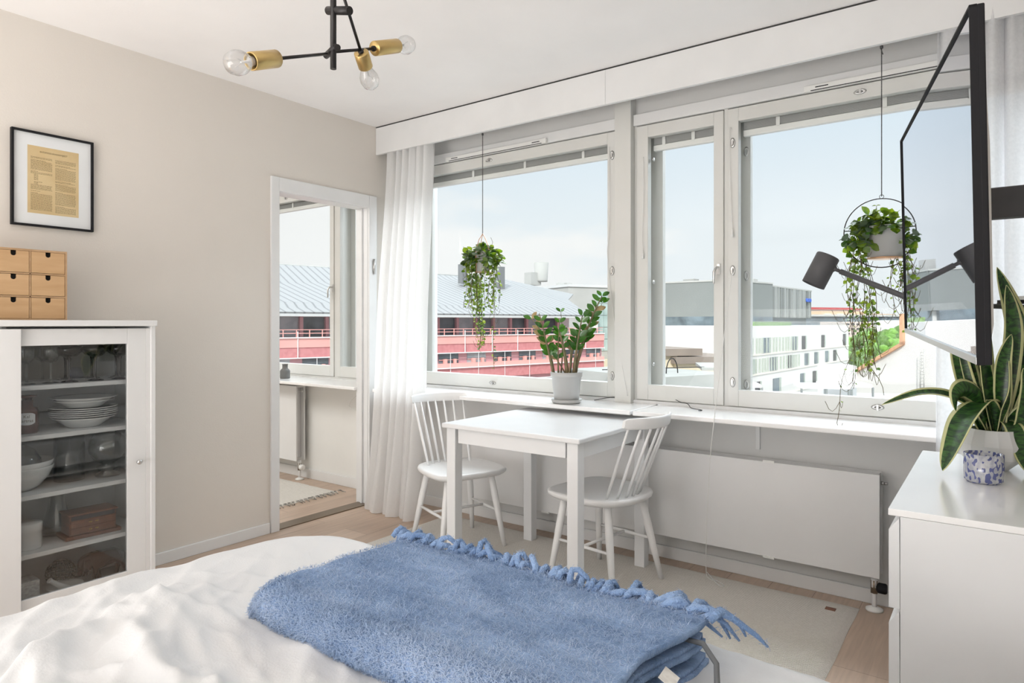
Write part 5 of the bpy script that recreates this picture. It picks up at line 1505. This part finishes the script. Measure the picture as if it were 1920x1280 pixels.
# roof slopes
def rp(px, py, d): return at(px, py, d)
SR = A.s_of(1078)
b = MB()
e0, e1 = A.p(S0, zz(.9), .3), A.p(S1-2.2, zz(.9), .3)
f0, f1 = A.p(S0, zz(1.75), -1.2), A.p(S1-3.0, zz(1.75), -1.2)
g0, g1 = A.p(S0, zz(6.2), -12), A.p(S1-6.4, zz(5.7), -12)
mid = A.p(S1+1.6, zz(3.75), -7)
b.quad(e0, e1, f1, f0, uv=[(0, 0), (24, 0), (24, 1), (0, 1)])
b.quad(f0, f1, g1, g0, uv=[(0, 0), (24, 0), (24, 1), (0, 1)])
b.F([b.V(f1), b.V(A.p(S1-1.2, zz(2.9), -5.0)), b.V(mid), b.V(g1)], uv=[(60, 0), (61, .3), (64, .5), (60, 1)])
hb0, hb1 = A.p(S0, zz(.9), -24), A.p(S1-6, zz(.9), -24)
b.quad(g0, g1, hb1, hb0, uv=[(0, 0), (24, 0), (24, 1), (0, 1)])
b.F([b.V(g1), b.V(mid), b.V(hb1)], uv=[(0, 0), (4, 0), (4, 1)])
b.build('roof', 'roof_metal', rb, solid=.15)
b = MB(); b.tube([g0, g1], .16, 6); b.build('ridge_pipe', 'concrete', rb)
b = MB(); A.box(b, S1-5.5, S1-2.2, zz(-1.2), zz(2.4), -9, -4.2); b.build('gable_wall', 'red_panel', rb)
b = MB(); q = A.p(A.s_of(1015, -12.8), zz(5.7), -12.8); b.lathe([(.85, 0), (.85, .2), (1.0, 2.6), (.95, 2.6), (.8, .3)], q, 20); b.build('flue', 'concrete', rb)
b = MB(); a_ = A.s_of(992, -13); A.box(b, a_, a_+1.8, zz(5.2), zz(6.9), -14, -12.6); b.build('roof_box', 'concrete', rb)
for px in (936, 866):
    b = MB(); a_ = A.s_of(px, -8); A.box(b, a_-.4, a_+.4, zz(2.3 if px > 900 else 4.6), zz(6.8), -8.2, -7.4); b.build('roof_duct', 'roof_metal', rb)

# concrete and glass office behind it
Bf = Fac(at(1066, 606, 108), at(1150, 606, 112))
ob = root('office_building', (Bf.p(4, 0).x, Bf.p(4, 0).y, ZG), 'grey concrete office with a green glass corner, past the end of the metal roof', 'building')
b = MB(); Bf.box(b, 0, 14, ZG, zz(6.0), -18, 0); b.build('walls', 'concrete', ob)
b = MB(); Bf.box(b, -.2, 14.2, zz(6.0), zz(6.4), -18, .2); b.build('roof_edge', 'eave_white', ob)
for i in range(3):
    for j in range(5):
        b = MB(); a_ = Bf.s_of(1119)+i*1.35; z = 5.3-j*2.0; Bf.box(b, a_, a_+1.28, zz(z-1.9), zz(z), 0, .12); b.build('window', 'green_glass', ob)
b = MB(); Bf.box(b, Bf.s_of(1101), Bf.s_of(1112), zz(-.9), zz(1.3), .3, 1.4); b.build('sign_box', 'white_steel', ob)
b = MB(); Bf.box(b, Bf.s_of(1126), Bf.s_of(1146), ZG, zz(-6.0), .2, 4); b.build('annex', 'beige_render', ob)
for i in range(2):
    b = MB(); a_ = 1.2+i*1.6; Bf.box(b, a_, a_+1.0, zz(6.4), zz(7.0), -6, -5); b.build('roof_unit', 'concrete', ob)

# ribbed metal box on top of the shopping block
P1, P2, P3 = at(1236, 606, 114), at(1366, 606, 104), at(1521, 606, 140)
rbx = root('office_building', (P2.x, P2.y, ZG), 'grey ribbed metal office storey with a blue rooftop sign', 'building')
def ribbed(F, a0, a1, z0, z1, name='ribbed_wall'):
    b = MB(); F.box(b, a0, a1, z0, z1, -14, 0)
    a = a0+.2; rnd = random.Random(5)
    while a < a1-.4:
        w = .28 if rnd.random() < .7 else .8
        b.mi = 1 if rnd.random() < .5 else 0
        F.box(b, a, a+w, z0+.02, z1-.02, 0, .18); a += w+rnd.choice((.25, .3, .9))
    b.mi = 0
    b.build(name, ['rib_metal', 'rib_light'], rbx)
C1 = Fac(P1, P2); C2 = Fac(P2, P3)
ribbed(C1, 0, C1.L, zz(1.1), zz(6.7)); ribbed(C2, 0, C2.L, zz(1.1), zz(6.7))
b = MB(); C1.box(b, -.1, C1.L+.1, zz(6.7), zz(6.95), -14, .15); C2.box(b, -.1, C2.L, zz(6.7), zz(6.95), -14, .15); b.build('parapet', 'concrete', rbx)
b = MB(); C1.box(b, 0, C1.L, zz(-.45), zz(1.1), -14, -1.0); C2.box(b, 0, C2.L, zz(-.45), zz(1.1), -14, -1.0); b.build('window_band', 'office_glass', rbx)
for i in range(7):
    b = MB(); a_ = i*1.9+.5; C1.box(b, a_, a_+.7, zz(-.45), zz(1.05), -1, -.8); b.build('column', 'white_render', rbx)
for px, w, h in ((1262, 2.2, .8), (1335, 1.6, 1.8), (1440, 1.8, .7), (1462, 2.4, 1.6), (1490, 2.0, 1.0)):
    F = C1 if px < 1366 else C2; a_ = F.s_of(px)
    b = MB(); F.box(b, a_-w/2, a_+w/2, zz(6.9), zz(6.9+h), -6, -4.5); b.build('roof_unit', 'concrete', rbx)
sg = MB()
pz = C2.p(C2.s_of(1513), zz(4.9), .35)
ang = math.atan2(C2.e.y, C2.e.x)
t_ = text('uovo', 1.7, pz, (PI/2, 0, ang), 'sign_blue', rbx, 'rooftop_sign', .12)

# cream block under it, with low roofs
cb_ = root('shopping_block', (C1.p(C1.L/2, 0).x, C1.p(C1.L/2, 0).y, ZG), 'cream rendered block with low flat roofs below the narrow sash view', 'building')
E1 = Fac(at(1200, 606, 103), at(1420, 606, 101))
b = MB(); E1.box(b, 0, E1.L, ZG, zz(-.45), -12, 0); b.build('walls', 'cream_render', cb_)
E2 = Fac(at(1215, 606, 60), at(1345, 606, 62))
b = MB(); E2.box(b, .5, E2.L*.78, zz(-3.0), zz(-2.35), -9, 0); b.build('canopy_roof', 'brown_roof', cb_)
b = MB(); E2.box(b, E2.L*.35, E2.L+3, zz(-3.7), zz(-3.1), -7, .6); b.build('canopy_roof', 'brown_roof', cb_)
b = MB(); E2.box(b, .5, E2.L*.45, ZG, zz(-3.0), -8, -.4); E2.box(b, E2.L*.40, E2.L+3, ZG, zz(-3.7), -7, .2); b.build('low_walls', 'beige_render', cb_)
E3 = Fac(at(1215, 606, 38), at(1345, 606, 41))
b = MB(); E3.box(b, .7, E3.L+1.5, ZG, zz(-3.15), -9, 0); b.build('terrace', 'terrace_roof', cb_)
b = MB(); a_ = E3.s_of(1305); b.tube([E3.p(a_+.5*math.cos(t), zz(-3.15+.95*math.sin(t)), -2) for t in [PI*i/12 for i in range(13)]], .035, 6)
b.tube([E3.p(a_-4, zz(-2.9), -4), E3.p(a_+4, zz(-2.95), -3)], .03, 5); b.build('roof_pipe', 'black_metal', cb_)

# white office block with staggered windows
Wf = Fac(at(1400, 606, 86.5), at(1591, 606, 127))
wb = root('white_building', (Wf.p(Wf.L/2, 0).x, Wf.p(Wf.L/2, 0).y, ZG), 'long white office block with rows of tall narrow windows', 'building')
b = MB(); Wf.box(b, -4, Wf.L, ZG, zz(-.35), -16, 0); b.build('walls', 'white_render', wb)
b = MB(); Wf.box(b, 6, Wf.L*.42, zz(-.35), zz(.22), -4, -1.2); b.build('roof_planting', 'planting', wb)
b = MB(); Wf.box(b, -1, Wf.L, zz(-.35), zz(.35), -.6, -.55); b.build('glass_balustrade', 'pane_glass', wb)
for (z0, z1, pxs) in ((-4.1, -2.0, (1436, 1490, 1507, 1543, 1583)), (-6.7, -4.8, (1406, 1450, 1481, 1512, 1530, 1550, 1565)), (-10.2, -7.9, (1421, 1456, 1504, 1527, 1554, 1583)), (-13.2, -11.3, (1440, 1500, 1540))):
    for px in pxs:
        a_ = Wf.s_of(px); w = {1436: 3.4, 1456: 3.2, 1406: 3.0, 1450: 3.0, 1481: 2.2}.get(px, 2.1)
        b = MB(); Wf.box(b, a_-w/2, a_+w/2, zz(z0), zz(z1), .02, .10); o = b.build('window', 'far_window' if px % 2 else 'office_glass', wb)
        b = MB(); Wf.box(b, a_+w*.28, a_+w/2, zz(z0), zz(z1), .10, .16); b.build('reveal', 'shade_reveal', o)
for z in (-4.25, -6.9, -10.4):
    b = MB(); Wf.box(b, -4, Wf.L, zz(z)-.1, zz(z)+.1, 0, .12); b.build('string_course', 'cream_render', wb)
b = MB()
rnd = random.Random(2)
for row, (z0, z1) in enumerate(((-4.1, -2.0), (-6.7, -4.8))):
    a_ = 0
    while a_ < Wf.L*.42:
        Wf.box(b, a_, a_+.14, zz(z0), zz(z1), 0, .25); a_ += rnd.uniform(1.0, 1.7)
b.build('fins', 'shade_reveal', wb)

# houses in the distance
def house(x0, x1, yt, yb, d, dep, wall, roof, label, rows=0, cols=0, win='far_window', roofh=1.0, wy=None):
    F = Fac(at(x0, 606, d), at(x1, 606, d*1.04)); sc_ = d/FPX
    zt, zb = h0+(606-yt)*sc_, h0+(606-yb)*sc_
    r = root('distant_building', (F.p(F.L/2, 0).x, F.p(F.L/2, 0).y, ZG), label, 'building')
    b = MB(); F.box(b, 0, F.L, ZG, zt, -dep, 0); b.build('walls', wall, r)
    if roof:
        b = MB(); F.box(b, -1, F.L+1, zt, zt+roofh, -dep-1, 1); b.build('roof', roof, r)
    if rows:
        for i in range(rows):
            for j in range(cols):
                a_ = F.L*(j+.5)/cols; z = zt-(zt-zb)*(i+.5)/rows; w = F.L/cols*.52; hh_ = (zt-zb)/rows*.38
                b = MB(); F.box(b, a_-w/2, a_+w/2, z-hh_/2, z+hh_/2, .02, .3); b.build('window', win, r)
    return r, F
house(1518, 1612, 580, 600, 420, 60, 'pink_render', 'red_roof', 'long pale pink building with a thin red roof on the skyline', 1, 9, roofh=1.4)
house(1540, 1630, 583, 598, 330, 20, 'peach_render', None, 'peach-coloured block in front of the red-roofed one', 1, 4, win='cream_render')
house(1640, 1678, 588, 600, 330, 20, 'peach_render', None, 'small peach block beyond the window grid building')
house(1520, 1720, 593, 606, 262, 20, 'office_glass', 'concrete', 'low glass-fronted building with a flat grey roof', roofh=.8)
house(1585, 1720, 603, 648, 230, 12, 'pink_render', None, 'pale apartment block with a regular grid of small windows', 5, 15)
house(1700, 1790, 600, 650, 210, 12, 'white_render', None, 'white distant block behind the gable wall')
# trees between the blocks
pm('leaf_light', (.11, .20, .04), .8, c2=(.06, .14, .025), ns=1.5, det=5)
def tree(px, py, d, rad, label):
    c = at(px, py, d)
    r = root('tree', (c.x, c.y, ZG), label, 'tree', 'green trees between the pale blocks')
    b = MB(); b.tube([(c.x, c.y, ZG), (c.x, c.y, c.z)], [.4, .25], 8); b.build('trunk', 'bark', r)
    b = MB(); rnd = random.Random(int(px*7+py))
    for k in range(34):
        u = Vector((rnd.gauss(0, 1), rnd.gauss(0, 1), rnd.gauss(0, .8))).normalized()*rad*rnd.uniform(.35, 1)
        q = c+Vector((u.x, u.y, u.z*.8)); s_ = rad*rnd.uniform(.18, .36); b.mi = rnd.randrange(2)
        n = 8
        prof = [(0, -s_)]+[(s_*math.sin(PI*i/6)*rnd.uniform(.85, 1.15), -s_*math.cos(PI*i/6)) for i in range(1, 6)]+[(0, s_)]
        b.lathe(prof, q, n, axis=u)
    b.build('crown', ['tree_leaf', 'leaf_light'], r)
TI = 0
TL = ['bushy green tree touching the end of the white office block', 'green tree low beside the white office, below the first', 'round green tree in front of the grid of small windows', 'tallest green treetop under the grid of small windows', 'green treetop next to the tallest one, nearer the coping',
      'green tree beside the upright orange coping', 'green tree just above the middle of the slanting coping', 'green tree near the low end of the slanting coping', 'farthest green tree tucked behind the corner of the gable', 'green tree leaning over the upper half of the slanting coping', 'lowest green tree in the gap beside the white office']
for px, py, d, rad in ((1608, 665, 150, 5.5), (1622, 690, 140, 6), (1635, 655, 160, 5.5), (1650, 645, 165, 6), (1665, 640, 170, 5), (1680, 648, 165, 5.5), (1655, 672, 150, 6), (1640, 700, 135, 6), (1692, 655, 160, 5), (1675, 680, 145, 6), (1612, 715, 130, 6)):
    tree(px, py, d, rad, TL[TI]); TI += 1
# white gable wall with orange coping
Gf = Fac(at(1598, 606, 62), at(1698, 606, 56))
gb = root('gable_building', (Gf.p(Gf.L/2, 0).x, Gf.p(Gf.L/2, 0).y, ZG), 'white gable wall edged with an orange coping, behind the window planter', 'building')
def gp(px, py, d=0):
    a_ = Gf.s_of(px); q = Gf.p(a_, 0); dep_ = (q-CAM).dot(FW)
    return Gf.p(a_, h0+(606-py)/FPX*dep_, d)
pts_ = [gp(1600, 1200), gp(1900, 1200), gp(1900, 575), gp(1697, 590), gp(1697, 646), gp(1604, 700)]
b = MB(); b.prism(pts_, Gf.n*-6, Gf.n*0); b.build('walls', 'white_render', gb)
b = MB()
for (a, c) in (((1604, 700), (1697, 646)), ((1697, 646), (1697, 588))):
    p0, p1 = gp(*a), gp(*c); w = UP*.30 if a[0] != c[0] else -Gf.e*.35
    b.prism([p0, p1, p1+w, p0+w], Gf.n*-6, Gf.n*.25)
b.build('coping', 'orange_coping', gb)
b = MB()
for x in (1735, 1742): b.tube([gp(x, 655, .5), gp(x, 735, .5)], .05, 5)
for k in range(12): b.tube([gp(1735, 660+k*6, .5), gp(1742, 660+k*6, .5)], .03, 4)
b.build('ladder', 'concrete', gb)
# roof terrace with pergola beams in front
Tf = Fac(at(1380, 606, 36), at(1760, 606, 34))
tr_ = root('roof_terrace', (Tf.p(Tf.L/2, 0).x, Tf.p(Tf.L/2, 0).y, ZG), 'white roof terrace with a low open pergola below the wide window', 'building')
b = MB(); Tf.box(b, 0, Tf.L+6, ZG, zz(-5.2), -16, 0); b.build('deck', 'eave_white', tr_)
def beamset(px0, px1, py, dd, hgt, nm):
    a0, a1 = Tf.s_of(px0), Tf.s_of(px1); z = zz(-(py-606)/FPX*(36-dd))
    b = MB(); Tf.box(b, a0, a1, z-.10, z+.08, dd-2.2, dd); b.build('pergola_roof', 'white_steel', tr_)
    n = max(2, int((a1-a0)/1.6))
    for k in range(n+1):
        a_ = a0+(a1-a0)*k/n; b = MB(); Tf.box(b, a_, a_+.10, zz(-5.2), z-.1, dd-.15, dd); b.build('pergola_post', 'rib_metal', tr_)
beamset(1405, 1475, 722, -8, 1, '')
beamset(1542, 1650, 722, -5, 1, ''); beamset(1630, 1745, 718, -9, 1, '')
b = MB(); a_ = Tf.s_of(1690); Tf.box(b, a_-1, a_+1, zz(-5.2), zz(-2.9), -13, -11); b.build('vent_housing', 'white_steel', tr_)
b = MB(); a_ = Tf.s_of(1410); Tf.box(b, a_-2, a_+1, zz(-3.15), zz(-2.95), -14, -8); b.build('canopy', 'terrace_roof', tr_)
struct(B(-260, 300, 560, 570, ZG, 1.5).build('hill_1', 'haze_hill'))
